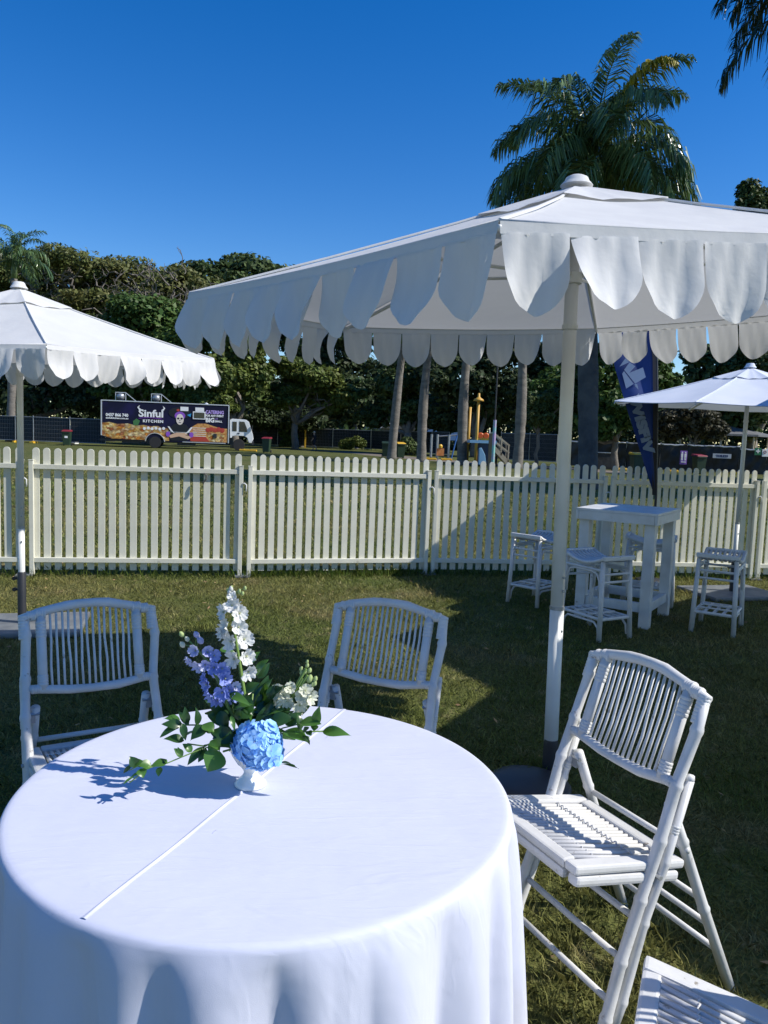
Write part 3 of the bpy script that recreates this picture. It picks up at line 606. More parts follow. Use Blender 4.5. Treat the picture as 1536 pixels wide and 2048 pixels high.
MB().tube([(.68 * cos(a), -.02, .42 + .68 * sin(a)) for a in [pi - .1 - i * (pi - .2) / 12 for i in range(13)]], .03, 5).build('wheel_arch', TRIM, T)
vent = MB().use(PRINTW).box((2.06, -.04, 2.93), (.56, .05, .30)); vent.build('vent_hatch', None, T)
MB().use(PRINTW).box((3.15, -.04, 2.92), (.62, .05, .30)).build('vent_hatch', None, T)
wf = MB().use(PRINTW).box((3.12, -.035, 2.50), (.90, .05, .56)).build('serving_window', None, T); MB().box((3.12, -.055, 2.50), (.76, .03, .42)).build('pane', GLASS, wf)
MB().box((4.28, -.04, 1.05), (.24, .05, .3)).build('socket_box', DARK, T)
for x in (-2.5, -.0):
    fr = MB(); 
    for dx in (-.32, .38): fr.bar((x + dx, .5, Z1), (x + dx, .5, Z1 + .62), .05, .05)
    fr.bar((x - .34, .5, Z1 + .62), (x + .42, .5, Z1 + .62), .05, .05); fr.bar((x + .4, .5, Z1 + .6), (x + 1.1, .5, Z1 + .04), .05, .05)
    f_ = fr.build('fan_frame', TRIM, T); MB().lathe([(.16, Z1), (.16, Z1 + .12), (.26, Z1 + .16), (.29, Z1 + .36), (.24, Z1 + .52), (.0, Z1 + .56)], (x + .02, .55, 0), 14).build('exhaust_fan', STEEL, f_, True)
MB().lathe([(.14, Z1 + .03), (.13, Z1 + .1), (0, Z1 + .16)], (3.6, .6, 0), 10).build('roof_vent', TRUCKWHITE, T)
def wheel(x, y, r=.43):
    t_ = MB().lathe([(r * .62, -.13), (r * .95, -.13), (r, -.08), (r, .08), (r * .95, .13), (r * .62, .13)], (x, y, r), 24, Matrix.Rotation(pi / 2, 3, 'X')).build('wheel', RUBBER, T, 40)
    MB().lathe([(r * .62, .10), (r * .58, .06), (r * .3, .05), (r * .26, .10), (.0, .10)], (x, y, r), 20, Matrix.Rotation(pi / 2, 3, 'X')).build('rim', STEEL, t_, 40)
wheel(0, .12); wheel(6.02, .2); wheel(0, 2.1); wheel(6.02, 2.1)
cb = MB()
cs = [(5.35, .92), (5.5, .95), (5.52, 1.06), (5.75, 1.12), (6.4, 1.10), (6.62, .98), (6.75, .62), (7.02, .60), (7.06, 1.1), (7.0, 1.35), (6.72, 2.18), (6.5, 2.32), (5.5, 2.36), (5.32, 2.25)]
cb.prism(cs, (0, .08, 0), (1, 0, 0), (0, 0, 1), -2.1 if False else 2.1)
cb.v = [(x, y if y < .5 else y, z) for x, y, z in cb.v]
cab = MB(); cab.prism(cs, (0, 2.15, 0), (1, 0, 0), (0, 0, 1), 2.1); cabo = cab.build('cab', TRUCKWHITE, T, bevel=.03)
dk = MB().prism([(6.02, 1.42), (6.62, 1.42), (6.58, 1.7), (6.40, 2.16), (6.02, 2.18)], (0, .045, 0), (1, 0, 0), (0, 0, 1), .012).build('door_window', GLASS, cabo)
MB().prism([(5.52, 1.45), (5.84, 1.45), (5.84, 2.15), (5.52, 2.15)], (0, .045, 0), (1, 0, 0), (0, 0, 1), .012).build('door_window', GLASS, cabo)
MB().add([(7.015, .2, 1.42), (7.015, 2.0, 1.42), (6.76, 2.0, 2.14), (6.76, .2, 2.14)], [(0, 1, 2, 3)]).build('windscreen', GLASS, cabo)
MB().box((5.98, .035, 1.30), (.16, .03, .08)).build('door_handle', DARK, cabo)
MB().box((6.98, -.08, 1.75), (.06, .18, .34)).build('mirror', DARK, cabo)
MB().box((7.05, 1.1, .62), (.16, 2.1, .26)).build('bumper', DARK, T); MB().box((7.06, .3, .95), (.05, .3, .16)).build('headlight', PRINTW, T)
MB().box((5.3, 1.1, .75), (.5, 1.4, .6)).build('chassis', DARK, T)
MB().box((5.2, .7, 1.6), (.2, .5, 1.3)).build('air_duct', DARK, T)
for x in (-1.7, 2.2): MB().box((x, .5, .44), (1.3, .5, .3)).build('tank', DARK, T)

# ------------------------------------------------------------------ wire fences
WIRE = mat('galvanised_wire', (.30, .32, .34), .5, metal=.3)
SHADE = mat('dark_shade_cloth', (.012, .018, .024), .85)
def wire_panel_proto(wd, hg, yellow=True, cloth=False):
    root = thing('wire_fence_panel', 'x', 'fence'); f = MB()
    f.tube([(0, 0, .12), (0, 0, hg + .12)], .03, 6); f.tube([(wd, 0, .12), (wd, 0, hg)], .03, 6)
    f.tube([(0, 0, hg), (wd, 0, hg)], .026, 6); f.tube([(0, 0, .18), (wd, 0, .18)], .026, 6)
    f.build('frame', STEEL, root)
    wm = MB()
    for i in range(1, int(wd / .12)): wm.tube([(i * .12, 0, .18), (i * .12, 0, hg)], .004, 3, False)
    for i in range(1, int(hg / .3)): wm.tube([(0, 0, .18 + i * .3), (wd, 0, .18 + i * .3)], .004, 3, False)
    tag(wm.build('wire_mesh', WIRE, root), kind='stuff')
    if cloth: MB().box((wd / 2, .03, hg / 2 + .1), (wd - .06, .004, hg - .22)).build('shade_cloth', SHADE, root)
    if yellow:
        fb_ = MB(); fb_.box((0, 0, .06), (.30, .62, .12)); fb_.box((0, 0, .14), (.18, .2, .06)); fb_.build('foot_block', YELLOW, root, bevel=.02)
    return root
def run(pts, proto, labels, first):
    for i in range(len(pts) - 1):
        a, c = pts[i], pts[i + 1]; rz = atan2(c.y - a.y, c.x - a.x)
        if first[0]: o = proto; first[0] = False; o.location = (a.x, a.y, 0); o.rotation_euler = (0, 0, rz)
        else: o = copy_tree(proto, (a.x, a.y, 0), rz)
        o['label'] = labels[i]; o['group'] = 'wire fence panels around the lawn'
        s = (c - a).length / proto['span']; o.scale = (s, 1, 1)
pr = wire_panel_proto(2.7, 1.95, cloth=True); pr['span'] = 2.7
run([at(-45, 879, 58.4), at(31, 883, 58), at(67, 886, 57.8), at(140, 888, 57.6), at(211, 892, 57.4)], pr,
    ['wire fence panel at the far left edge of the lawn', 'narrow wire fence panel left of the steel waste bin, behind the left umbrella pole', 'wire fence panel in front of the grey steel waste bin', 'wire fence panel between the green wheelie bin and the food truck'], [True])
pr2 = wire_panel_proto(2.85, 2.0, yellow=False, cloth=True); pr2['span'] = 2.85
run([at(502, 889, 81), at(555, 891, 81), at(586, 893, 81)], pr2, ['wire fence panel just right of the truck cab', 'narrow wire fence panel left of the walking person'], [True])
run([at(592, 893, 80.6), at(665, 897, 80), at(741, 900, 79), at(800, 905, 76), at(862, 911, 67)], pr2, ['wire fence panel right behind the walking person', 'wire fence panel behind the yellow green bush', 'wire fence panel left of the leftmost palm trunk', 'wire fence panel between the leftmost palm trunk and the orange sign'], [False])
run([at(862, 912, 65), at(897, 914, 64)], pr2, ['short wire fence panel behind the small orange sign'], [False])
run([at(1000, 922, 55), at(1057, 926, 53.5), at(1112, 930, 52)], pr2, ['wire fence panel between the playground steps and its rightmost palm', 'wire fence panel behind the small leaning tree'], [False])

# ------------------------------------------------------------------ bins and small things on the lawn
def wheelie(label, p, rz, lid, proto=[None]):
    root = thing('wheelie_bin', label, 'bin', (p.x, p.y, 0), rz, 'wheelie bins around the lawn')
    b = MB(); b.add([(-.22, -.26, .06), (.22, -.26, .06), (.22, .2, .06), (-.22, .2, .06), (-.28, -.34, 1.0), (.28, -.34, 1.0), (.28, .3, 1.0), (-.28, .3, 1.0)],
                    [(0, 3, 2, 1), (4, 5, 6, 7), (0, 1, 5, 4), (1, 2, 6, 5), (2, 3, 7, 6), (3, 0, 4, 7)]); b.box((0, -.36, .95), (.5, .05, .06)); b.build('body', BINGREEN, root, bevel=.02)
    MB().add([(-.31, -.39, 1.0), (.31, -.39, 1.0), (.31, .36, 1.0), (-.31, .36, 1.0), (-.27, -.34, 1.06), (.27, -.34, 1.06), (.29, .36, 1.12), (-.29, .36, 1.12)],
             [(0, 3, 2, 1), (4, 5, 6, 7), (0, 1, 5, 4), (1, 2, 6, 5), (2, 3, 7, 6), (3, 0, 4, 7)]).build('lid', lid, root, bevel=.012)
    MB().tube([(-.27, .40, 1.0), (.27, .40, 1.0)], .02, 6).build('handle', DARK, root)
    for s in (-1, 1): MB().lathe([(0, -.03), (.1, -.03), (.1, .03), (0, .03)], (s * .26, .26, .1), 12, Matrix.Rotation(pi / 2, 3, 'Y')).build('wheel', RUBBER, root)
    return root
bn = wheelie('dark green wheelie bin with a red lid left of the food truck', at(134, 890, 54), .2, BINRED)
MB().box((0, -.31, .62), (.2, .03, .14)).build('sticker', PRINTW, bn)
wheelie('dark green wheelie bin with a red lid right of the truck cab', at(533, 904, 55), -.1, BINRED)
wheelie('green wheelie bin with a yellow lid beside the blue flag', at(1272, 940, 40), .1, YELLOW)
wheelie('green wheelie bin with a red lid in front of the black sheeting', at(1396, 948, 43), .1, BINRED)
wheelie('dark wheelie bin with a yellow lid half hidden right of the leftmost palm trunk', at(800, 920, 53), .2, YELLOW)
wheelie('dark wheelie bin half hidden left of the leftmost palm trunk', at(771, 919, 54), 0, BINGREEN)
p = at(143, 887, 60.5)
c = thing('carton_bin', 'white and red open carton bin behind the green wheelie bin', 'bin', (p.x, p.y, 0)); MB().box((0, 0, .55), (.85, .7, 1.1)).build('body', PRINTW, c)
MB().box((0, -.36, .98), (.7, .02, .13)).build('red_print', REDP, c); MB().box((0, 0, 1.13), (.9, .75, .06)).build('rim', PRINTW, c)
# grey steel waste bin behind the wire
p = at(77, 884, 59.5); sk = thing('waste_bin', 'grey steel front lift waste bin with a white sign behind the wire fence', 'waste bin', (p.x, p.y, 0), -.05)
SKIPM = mat('grey_green_steel', (.22, .27, .27), .45, col2=(.16, .2, .21), nscale=1.5)
b = MB(); b.add([(-.95, -.7, .12), (.95, -.7, .12), (.95, .7, .12), (-.95, .7, .12), (-1.0, -.8, 1.3), (1.0, -.8, 1.3), (1.0, .8, 1.45), (-1.0, .8, 1.45)],
                [(0, 3, 2, 1), (4, 5, 6, 7), (0, 1, 5, 4), (1, 2, 6, 5), (2, 3, 7, 6), (3, 0, 4, 7)]); b.build('body', SKIPM, sk, bevel=.02)
MB().box((0, 0, 1.45), (2.08, 1.66, .06)).build('lid', DARK, sk); 
for s in (-1, 1): MB().box((s * 1.06, -.2, .85), (.1, .6, .24)).build('lifting_pocket', STEEL, sk)
sg = MB().box((0, -.79, 1.03), (.9, .03, .42)).build('sign', PRINTW, sk); MB().box((-.24, -.81, 1.05), (.09, .012, .22)).build('bar_mark', DARK, sg); MB().box((-.08, -.81, 1.05), (.09, .012, .22)).build('bar_mark', DARK, sg)
lettering('952 3653', .2, (-.32, -.765, .64), (1, 0, 0), (0, 0, 1), PRINTW, sk, bold=.006, width=.75)
# yellow ballast blocks
def block(label, p, L=.9, rz=0):
    root = thing('ballast_block', label, 'block', (p.x, p.y, 0), rz, 'yellow blocks on the ground'); b = MB(); b.box((0, 0, .07), (L, .34, .14)); b.build('body', YELLOW, root, bevel=.04); MB().tube([(0, 0, .13), (0, 0, .2)], .05, 8).build('socket', DARK, root)
block('yellow block on the grass just right of the truck', at(500, 904, 57), 1.0); block('yellow foot block beside the front truck wheel', at(484, 902, 57.5), .4)
for i, (px, py_, lab) in enumerate(((862, 915, 'yellow block left of the orange sign'), (893, 917, 'yellow block right of the orange sign'), (1240, 938, 'yellow block just left of the blue flag'), (1286, 942, 'yellow block behind the blue flag'), (1342, 945, 'yellow block right of the blue flag'), (1472, 952, 'yellow block behind the rightmost umbrella pole'))):
    block(lab, at(px, py_, 52 if px < 1000 else 45), .75)
p = at(324 / 4.8 * 0 + 610, 897, 79.5); ys = thing('yellow_post', 'thin yellow post by the wire fence left of the walker', 'post', (p.x, p.y, 0)); MB().box((0, 0, .9), (.14, .1, 1.8)).build('body', YELLOW, ys); MB().box((0, 0, 1.82), (.17, .13, .05)).build('cap', YELLOW, ys)
p = at(880, 917, 54); os_ = thing('orange_sign', 'small orange notice board low on the grass among the playground palms', 'sign', (p.x, p.y, 0))
ORANGE = mat('orange_board', (.62, .20, .05), .5, col2=(.7, .3, .1), nscale=4)
MB().box((0, 0, .52), (.52, .05, .52)).build('board', ORANGE, os_); MB().box((-.2, 0, .13), (.05, .04, .26)).build('leg', DARK, os_); MB().box((.2, 0, .13), (.05, .04, .26)).build('leg', DARK, os_)
MB().lathe([(.0, .78), (.13, .82), (.15, .95), (.08, 1.05), (0, 1.07)], (0, 0, 0), 10).build('knob', YELLOW, os_)

# ------------------------------------------------------------------ person walking
def person():
    p = at(628, 902, 68.5); root = thing('person', 'person in dark top, dark shorts and pale cap walking across the far lawn', 'person', (p.x, p.y, 0), radians(8))
    bm_me = bpy.data.meshes.new('body'); 
    J = [((0, 0, .92), .15), ((0, 0, 1.12), .14), ((0, 0, 1.36), .16), ((0, 0, 1.50), .065), ((.02, 0, 1.60), .095), ((.02, 0, 1.71), .10),
         ((.0, -.19, 1.38), .065), ((-.10, -.24, 1.12), .048), ((.04, -.25, .90), .036), ((.08, -.25, .80), .035),
         ((.0, .19, 1.38), .065), ((.08, .24, 1.12), .048), ((.22, .23, .94), .036), ((.27, .22, .86), .035),
         ((.0, -.09, .86), .105), ((.14, -.1, .48), .068), ((.10, -.1, .10), .045), ((.26, -.1, .05), .045),
         ((.0, .09, .86), .105), ((-.06, .1, .48), .068), ((-.30, .1, .14), .045), ((-.20, .1, .05), .045)]
    E_ = [(0, 1), (1, 2), (2, 3), (3, 4), (4, 5), (2, 6), (6, 7), (7, 8), (8, 9), (2, 10), (10, 11), (11, 12), (12, 13), (0, 14), (14, 15), (15, 16), (16, 17), (0, 18), (18, 19), (19, 20), (20, 21)]
    bm_me.from_pydata([j[0] for j in J], E_, []); o = link('body', bm_me, root)
    md = o.modifiers.new('skin', 'SKIN'); 
    for i, sv in enumerate(bm_me.skin_vertices[0].data): sv.radius = (J[i][1], J[i][1]); sv.use_root = (i == 0)
    o.modifiers.new('sub', 'SUBSURF').levels = 1; o.modifiers['sub'].render_levels = 1
    m = mat('skin', (.42, .26, .18), .6); bm_me.materials.append(m); bpy.context.view_layer.update()
    me = bpy.data.meshes.new_from_object(o.evaluated_get(bpy.context.evaluated_depsgraph_get())); o.modifiers.clear(); o.data = me
    CL = mat('black_clothing', (.012, .013, .018), .8)
    b = MB(); b.lathe([(.165, .86), (.185, 1.0), (.18, 1.2), (.195, 1.36), (.12, 1.46), (.07, 1.50)], (0, 0, 0), 12)
    for s, q in ((-1, (-.06, -.235, 1.2)), (1, (.05, .235, 1.2))): b.tube([(0, s * .15, 1.41), (0, s * .2, 1.37), q], [.085, .085, .075], 8)
    b.build('shirt', CL, root, True)
    b = MB(); b.lathe([(.17, .80), (.185, .92), (.165, .98)], (0, 0, 0), 12); b.tube([(0, -.09, .9), (.12, -.1, .54)], [.125, .105], 8); b.tube([(0, .09, .9), (-.05, .1, .54)], [.125, .105], 8); b.build('shorts', CL, root, True)
    b = MB(); b.lathe([(.112, 1.70), (.115, 1.76), (.08, 1.83), (0, 1.85)], (.02, 0, 0), 12); b.box((.15, 0, 1.715), (.14, .15, .015)); b.build('cap', mat('pale_cap', (.55, .5, .42), .8), root, True)
    for q in ((.19, -.1, .04), (-.24, .1, .06)): MB().box(q, (.26, .09, .08)).build('shoe', DARK, root, bevel=.02)
    root.scale = (.92, .92, .92); root.rotation_euler = (0, 0, radians(172))
person()

# ------------------------------------------------------------------ playground
pg0 = at(958, 940, 43.0); PG = thing('playground', 'playground tower with yellow pole, orange panel and steps to its right', 'playground', (pg0.x, 43.0, 0))
YP = mat('ochre_pole_paint', (.55, .32, .06), .5); BLUEP = mat('pale_blue_plastic', (.22, .42, .62), .4); TIMB = mat('pale_timber', (.52, .44, .32), .7, col2=(.42, .34, .24), nscale=3)
s43 = 43.0 / FPX
def L43(px, py_): q = at(px, py_, 43.0); return Vector((q.x - pg0.x, 0, q.z))
t1 = L43(958, 786); MB().tube([(L43(952, 900).x, 0, 0), (t1.x, 0, t1.z - .4)], .085, 10).build('yellow_pole', YP, PG, True)
MB().lathe([(.30, 0), (.26, .1), (.12, .18), (.10, .22), (.07, .25), (.07, .42), (0, .44)], (t1.x, 0, t1.z - .44), 14).build('pole_cap', YP, PG, True)
t2 = L43(947, 812); MB().tube([(L43(941, 900).x, 1.6, 0), (t2.x, 1.6, t2.z)], .08, 8).build('yellow_pole', YP, PG, True)
a, c = L43(955, 866), L43(978, 881); MB().box(((a.x + c.x) / 2 + .1, .1, (a.z + c.z) / 2), (c.x - a.x, .06, a.z - c.z)).build('yellow_panel', YELLOW, PG)
rd = MB().use(mat('orange_red_plastic', (.6, .10, .02), .4))
for k in range(2): rd.lathe([(0, -.04), (.13, -.04), (.17, 0), (.13, .04), (0, .04)], (a.x + .18 + .3 * k, -.0, (a.z + c.z) / 2 + .06), 12, Matrix.Rotation(pi / 2, 3, 'X'))
rd.build('orange_wheel', None, PG)
MB().box(((a.x + c.x) / 2, .6, c.z - .08), (1.5, 1.5, .16)).build('platform', BLUEP, PG); 
for x in (-.1, 1.1): MB().tube([(x, 1.2, 0), (x, 1.2, a.z)], .06, 8).build('post', DARK, PG)
sl = MB(); e = L43(957, 924)
sl.prism([(0, 0), (.42, 0), (.34, .55), (.12, .95), (0, .9)], (e.x - .05, -.2, .1), (1, 0, 0), (0, 0, 1), .3); sl.build('blue_slide', BLUEP, PG, bevel=.03)
MB().box(((a.x + c.x) / 2 + .2, .5, .75), (.9, .9, 1.3)).build('climbing_tube', mat('dark_blue_plastic', (.01, .03, .08), .4), PG, bevel=.12)
st = (L43(988, 896), L43(1016, 922))
for dy in (0, .9):
    MB().bar((st[0].x, dy, st[0].z), (st[1].x, dy, max(.12, st[1].z - .1)), .07, .24).build('stair_string', TIMB, PG)
    for q in (0, .5, 1): r_ = Vector((st[0].x, dy, st[0].z)).lerp(Vector((st[1].x, dy, st[1].z)), q); MB().box((r_.x, dy, r_.z + .42), (.07, .07, .95)).build('baluster', TIMB, PG)
    for up_ in (.45, .85): MB().bar((st[0].x - .1, dy, st[0].z + up_), (st[1].x + .05, dy, st[1].z + up_), .06, .09).build('handrail', TIMB, PG)
for k in range(7):
    r_ = Vector((st[0].x, .45, st[0].z)).lerp(Vector((st[1].x, .45, max(.12, st[1].z - .1))), (k + .5) / 7); MB().box((r_.x, .45, r_.z + .06), (.24, .84, .05)).build('step', TIMB, PG)
# frame posts of the swing with blue leg
p = at(905, 915, 56); sw = thing('swing_frame', 'grey post swing frame with a slanted blue leg behind the middle palm trunk', 'swing', (p.x, 56, 0))
q = 56 / FPX
for px in (862, 874, 897): x = at(px, 905, 56).x - p.x; MB().tube([(x, 0, 0), (x, 0, 1.75)], .09, 8).build('post', STEEL, sw)
MB().tube([(at(873, 900, 56).x - p.x, 0, 1.6), (at(914, 900, 56).x - p.x, 0, 1.75)], .05, 8).build('crossbar', STEEL, sw)
MB().tube([(at(903, 900, 56).x - p.x, -.1, 0), (at(913, 900, 56).x - p.x, -.1, 1.75)], .05, 8).build('blue_leg', mat('bright_blue_paint', (.05, .16, .45), .4), sw)
p = at(985, 936, 36); tp = thing('striped_pole', 'teal and lilac painted pole carrying a thin dark upper mast', 'pole', (p.x, 36, 0))
TEAL = mat('teal_pole_paint', (.22, .50, .48), .5, col2=(.45, .32, .55), nscale=1.4, ncon=(.45, .55))
tpt = at(990, 840, 36); MB().tube([(0, 0, 0), (tpt.x - p.x, 0, tpt.z)], .075, 10).build('painted_base', TEAL, tp)
tm = at(997, 700, 36); MB().tube([(tpt.x - p.x, 0, tpt.z), (tm.x - p.x, 0, tm.z)], .035, 8).build('mast', DARK, tp)
p = at(980, 932, 38); bd = thing('notice_board', 'dark grey brown upright board left of the striped pole', 'sign', (p.x, 38, 0)); MB().box((0, 0, .9), (.24, .12, 1.8)).build('board', mat('grey_brown_board', (.07, .065, .06), .7, col2=(.05, .06, .035), nscale=2), bd); MB().tube([(-.1, 0, 1.8), (-.1, 0, 2.0)], .03, 6).build('finial', PRINTW, bd)

# ------------------------------------------------------------------ buildings behind
p = at(765, 900, 92); cu = thing('cupola_building', 'pale building with a white square cupola above the bushes, left of the leftmost palm trunk', 'building', (p.x, 92, 0)); z0 = at(765, 858, 92).z
RB = mat('pale_blue_roof', (.35, .42, .48), .5); 
MB().box((.6, 2, z0 / 2), (5.5, 4, z0)).build('wall', mat('pale_wall', (.4, .4, .38), .8), cu)
MB().lathe([(3.2, z0 - .2), (2.6, z0 + .4), (1.6, z0 + .8), (.8, z0 + .95)], (.4, 2, 0), 16).build('roof', RB, cu, True)
zc = z0 + .85; MB().box((.3, 1.6, zc + .45), (1.25, 1.25, 1.0)).build('cupola', PRINTW, cu)
for k in range(4): MB().box((.3, .96, zc + .15 + .2 * k), (1.0, .04, .06)).build('louvre', TRIM, cu)
MB().lathe([(1.45, 0), (1.4, .08), (.5, .3), (0, .42)], (.3, 1.6, zc + .95), 4, Matrix.Rotation(pi / 4, 3, 'Z')).build('cupola_roof', PRINTW, cu)
p = at(810, 900, 90); sh = thing('barn', 'low shed with a grey pitched roof between the leftmost palm and the cupola', 'building', (p.x, 90, 0)); GR = mat('grey_roof_sheet', (.12, .125, .13), .6)
MB().box((0, 2, 1.2), (5.2, 4, 2.4)).build('wall', mat('grey_boards', (.2, .19, .18), .8), sh); MB().prism([(-2.9, 2.4), (2.9, 2.4), (.2, 3.8), (-.2, 3.8)], (0, 4.3, 0), (1, 0, 0), (0, 0, 1), 4.6).build('roof', GR, sh); MB().box((.8, -.02, 1.0), (.9, .06, 2.0)).build('door', DARK, sh)
p = at(885, 905, 82); bt = thing('shade_sail', 'dark blue peaked shade roof behind the palms left of the playground', 'shade roof', (p.x, 82, 0)); zb = at(885, 880, 82).z
MB().add([(-2.6, -1.5, zb), (2.6, -1.5, zb), (2.6, 2, zb), (-2.6, 2, zb), (-1.2, .2, zb + 1.4), (1.0, .2, zb + 1.4)], [(0, 1, 5, 4), (1, 2, 5), (2, 3, 4, 5), (3, 0, 4), (3, 2, 1, 0)]).build('canopy', mat('blue_canopy', (.01, .05, .13), .7), bt)
for x in (-2.4, 2.4): MB().tube([(x, -1.4, 0), (x, -1.4, zb)], .07, 8).build('post', STEEL, bt)
# octagonal rotunda with a grey hipped roof
p = at(1465, 945, 58); ro = thing('rotunda', 'open park shelter with grey hipped roof and cream posts, far right', 'shelter', (p.x, 60, 0)); ze = at(1465, 869, 60).z; za = at(1465, 846, 60).z
rp = [(2.9 * cos(pi / 8 + i * pi / 4) * 1.25, 2.9 * sin(pi / 8 + i * pi / 4)) for i in range(8)]
rb_ = MB(); rb_.add([(x, y, ze) for x, y in rp] + [(x, y, ze - .14) for x, y in rp] + [(-.5, 0, za), (.3, 0, za)], [(i, (i + 1) % 8, 17 if i in (6, 7, 0, 1) and False else 16) for i in range(8)] + [(i, i + 8, (i + 1) % 8 + 8, (i + 1) % 8) for i in range(8)]); rb_.build('roof', mat('grey_shingle_roof', (.15, .155, .16), .7, col2=(.11, .115, .12), nscale=3), ro)
for i, (x, y) in enumerate(rp):
    pb = MB(); pb.tube([(x * .88, y * .88, 0), (x * .88, y * .88, ze - .1)], .07, 6); pb.build('post', TIMB, ro)
    if i in (3, 4, 5, 6, 7):
        x2, y2 = rp[(i + 1) % 8]; MB().bar((x * .88, y * .88, .95), (x2 * .88, y2 * .88, .95), .05, .08).build('rail', TIMB, ro)

# ------------------------------------------------------------------ black sheeted fence panels on the right
TAPE = mat('silver_top_tape', (.55, .56, .58), .5)
bs = [at(1120, 931, 51.5), at(1185, 936, 50), at(1250, 938, 49), at(1318, 941, 48), at(1372, 943, 47.6), at(1425, 946, 47), at(1476, 949, 46.2), at(1530, 952, 45.6), at(1600, 956, 45)]
labs = ['black sheeted fence panel left of the large umbrella pole', 'black sheeted fence panel between the umbrella pole and the dark thick palm trunk', 'black sheeted fence panel left of the blue flag', 'black sheeted fence panel behind the purple restroom sign', 'black sheeted fence panel behind the red lidded bin', 'black sheeted fence panel carrying the toilets sign', 'black sheeted fence panel behind the rightmost umbrella pole', 'black sheeted fence panel at the far right edge']
for i in range(8):
    a, c = bs[i], bs[i + 1]; Lp = (c - a).length; root = thing('sheeted_fence_panel', labs[i], 'fence', (a.x, a.y, 0), atan2(c.y - a.y, c.x - a.x), 'black sheeted fence panels'); rng = np.random.default_rng(i + 3)
    ph = rng.uniform(0, 6, 4); hgt = 1.62 if i < 6 else 1.5
    MB().grid(lambda u, v: (u * Lp, -.05 + .05 * sin(7 * u + ph[0] + 4 * v) * sin(3 * v + ph[1]) + .04 * sin(13 * u - 9 * v + ph[2]), .03 + v * (hgt - .05 * sin(pi * u))), 16, 10).build('black_sheet', BLACKFAB, root, True)
    f = MB(); f.tube([(0, .04, 0), (0, .04, hgt + .1)], .03, 6); f.tube([(0, .04, hgt), (Lp, .04, hgt)], .025, 6); f.build('frame', STEEL, root)
    MB().tube([(Lp * k / 8, -.06, hgt + .02 * sin(k * 2 + ph[3]) - .04 * sin(pi * k / 8)) for k in range(9)], .045, 6).build('top_tape', TAPE, root, True)
p = at(1367, 915, 46.6); rs = thing('restroom_sign', 'small purple sign with white figures on the black sheeting', 'sign', (p.x, 46.6, p.z - .4)); PUR = mat('purple_sign', (.22, .10, .42), .5)
MB().box((0, 0, .4), (.42, .02, .82)).build('board', PUR, rs)
for x in (-.1, .1):
    fg = MB(); fg.lathe([(0, -.01), (.045, -.01), (.045, .01), (0, .01)], (x, -.02, .70), 10, Matrix.Rotation(pi / 2, 3, 'X')); fg.box((x, -.02, .53), (.12, .02, .22)); fg.box((x - .03, -.02, .33), (.045, .02, .2)); fg.box((x + .03, -.02, .33), (.045, .02, .2)); fg.build('figure_mark', PRINTW, rs)
MB().box((0, -.02, .13), (.3, .02, .05)).build('text_bar', PRINTW, rs)
p = at(1444, 912, 46.0); ts = thing('toilets_sign', 'pale grey sign reading TOILETS on the black sheeting', 'sign', (p.x, 46.0, p.z - .13)); MB().box((0, 0, .13), (1.1, .02, .27)).build('board', mat('pale_grey_sign', (.34, .38, .44), .5), ts)
lettering('TOILETS', .17, (-.36, -.014, .07), (1, 0, 0), (0, 0, 1), mat('navy_print', (.01, .02, .10), .5), ts, bold=.01, width=.72)
p = at(1516, 903, 44.8); fs = thing('first_aid_sign', 'green first aid sign with a white cross at the right edge', 'sign', (p.x, 44.8, p.z - .2)); MB().box((0, 0, .2), (.38, .02, .42)).build('board', mat('first_aid_green', (.02, .16, .07), .5), fs)
cr = MB(); cr.box((0, -.014, .22), (.07, .01, .24)); cr.box((-.08, -.014, .22), (.085, .01, .07)); cr.box((.08, -.014, .22), (.085, .01, .07)); cr.build('cross_mark', PRINTW, fs)
p = at(1533, 906, 44.6); ws = thing('white_sign', 'white sign with a red ring at the far right edge', 'sign', (p.x, 44.6, p.z - .2)); MB().box((0, 0, .2), (.5, .02, .42)).build('board', PRINTW, ws); MB().tube([(-.1 + .08 * cos(a), -.02, .24 + .08 * sin(a)) for a in [i * pi / 6 for i in range(12)]], .014, 5, closed=True).build('ring_mark', REDP, ws)
tb = thing('trestle_table', 'dark covered table in front of the black sheeting beside the thick palm trunk', 'table', (at(1190, 940, 46).x, 46, 0)); MB().box((0, 0, .98), (1.9, .8, .05)).build('tabletop', STEEL, tb); MB().box((0, 0, .48), (1.8, .7, .95)).build('cover', BLACKFAB, tb)
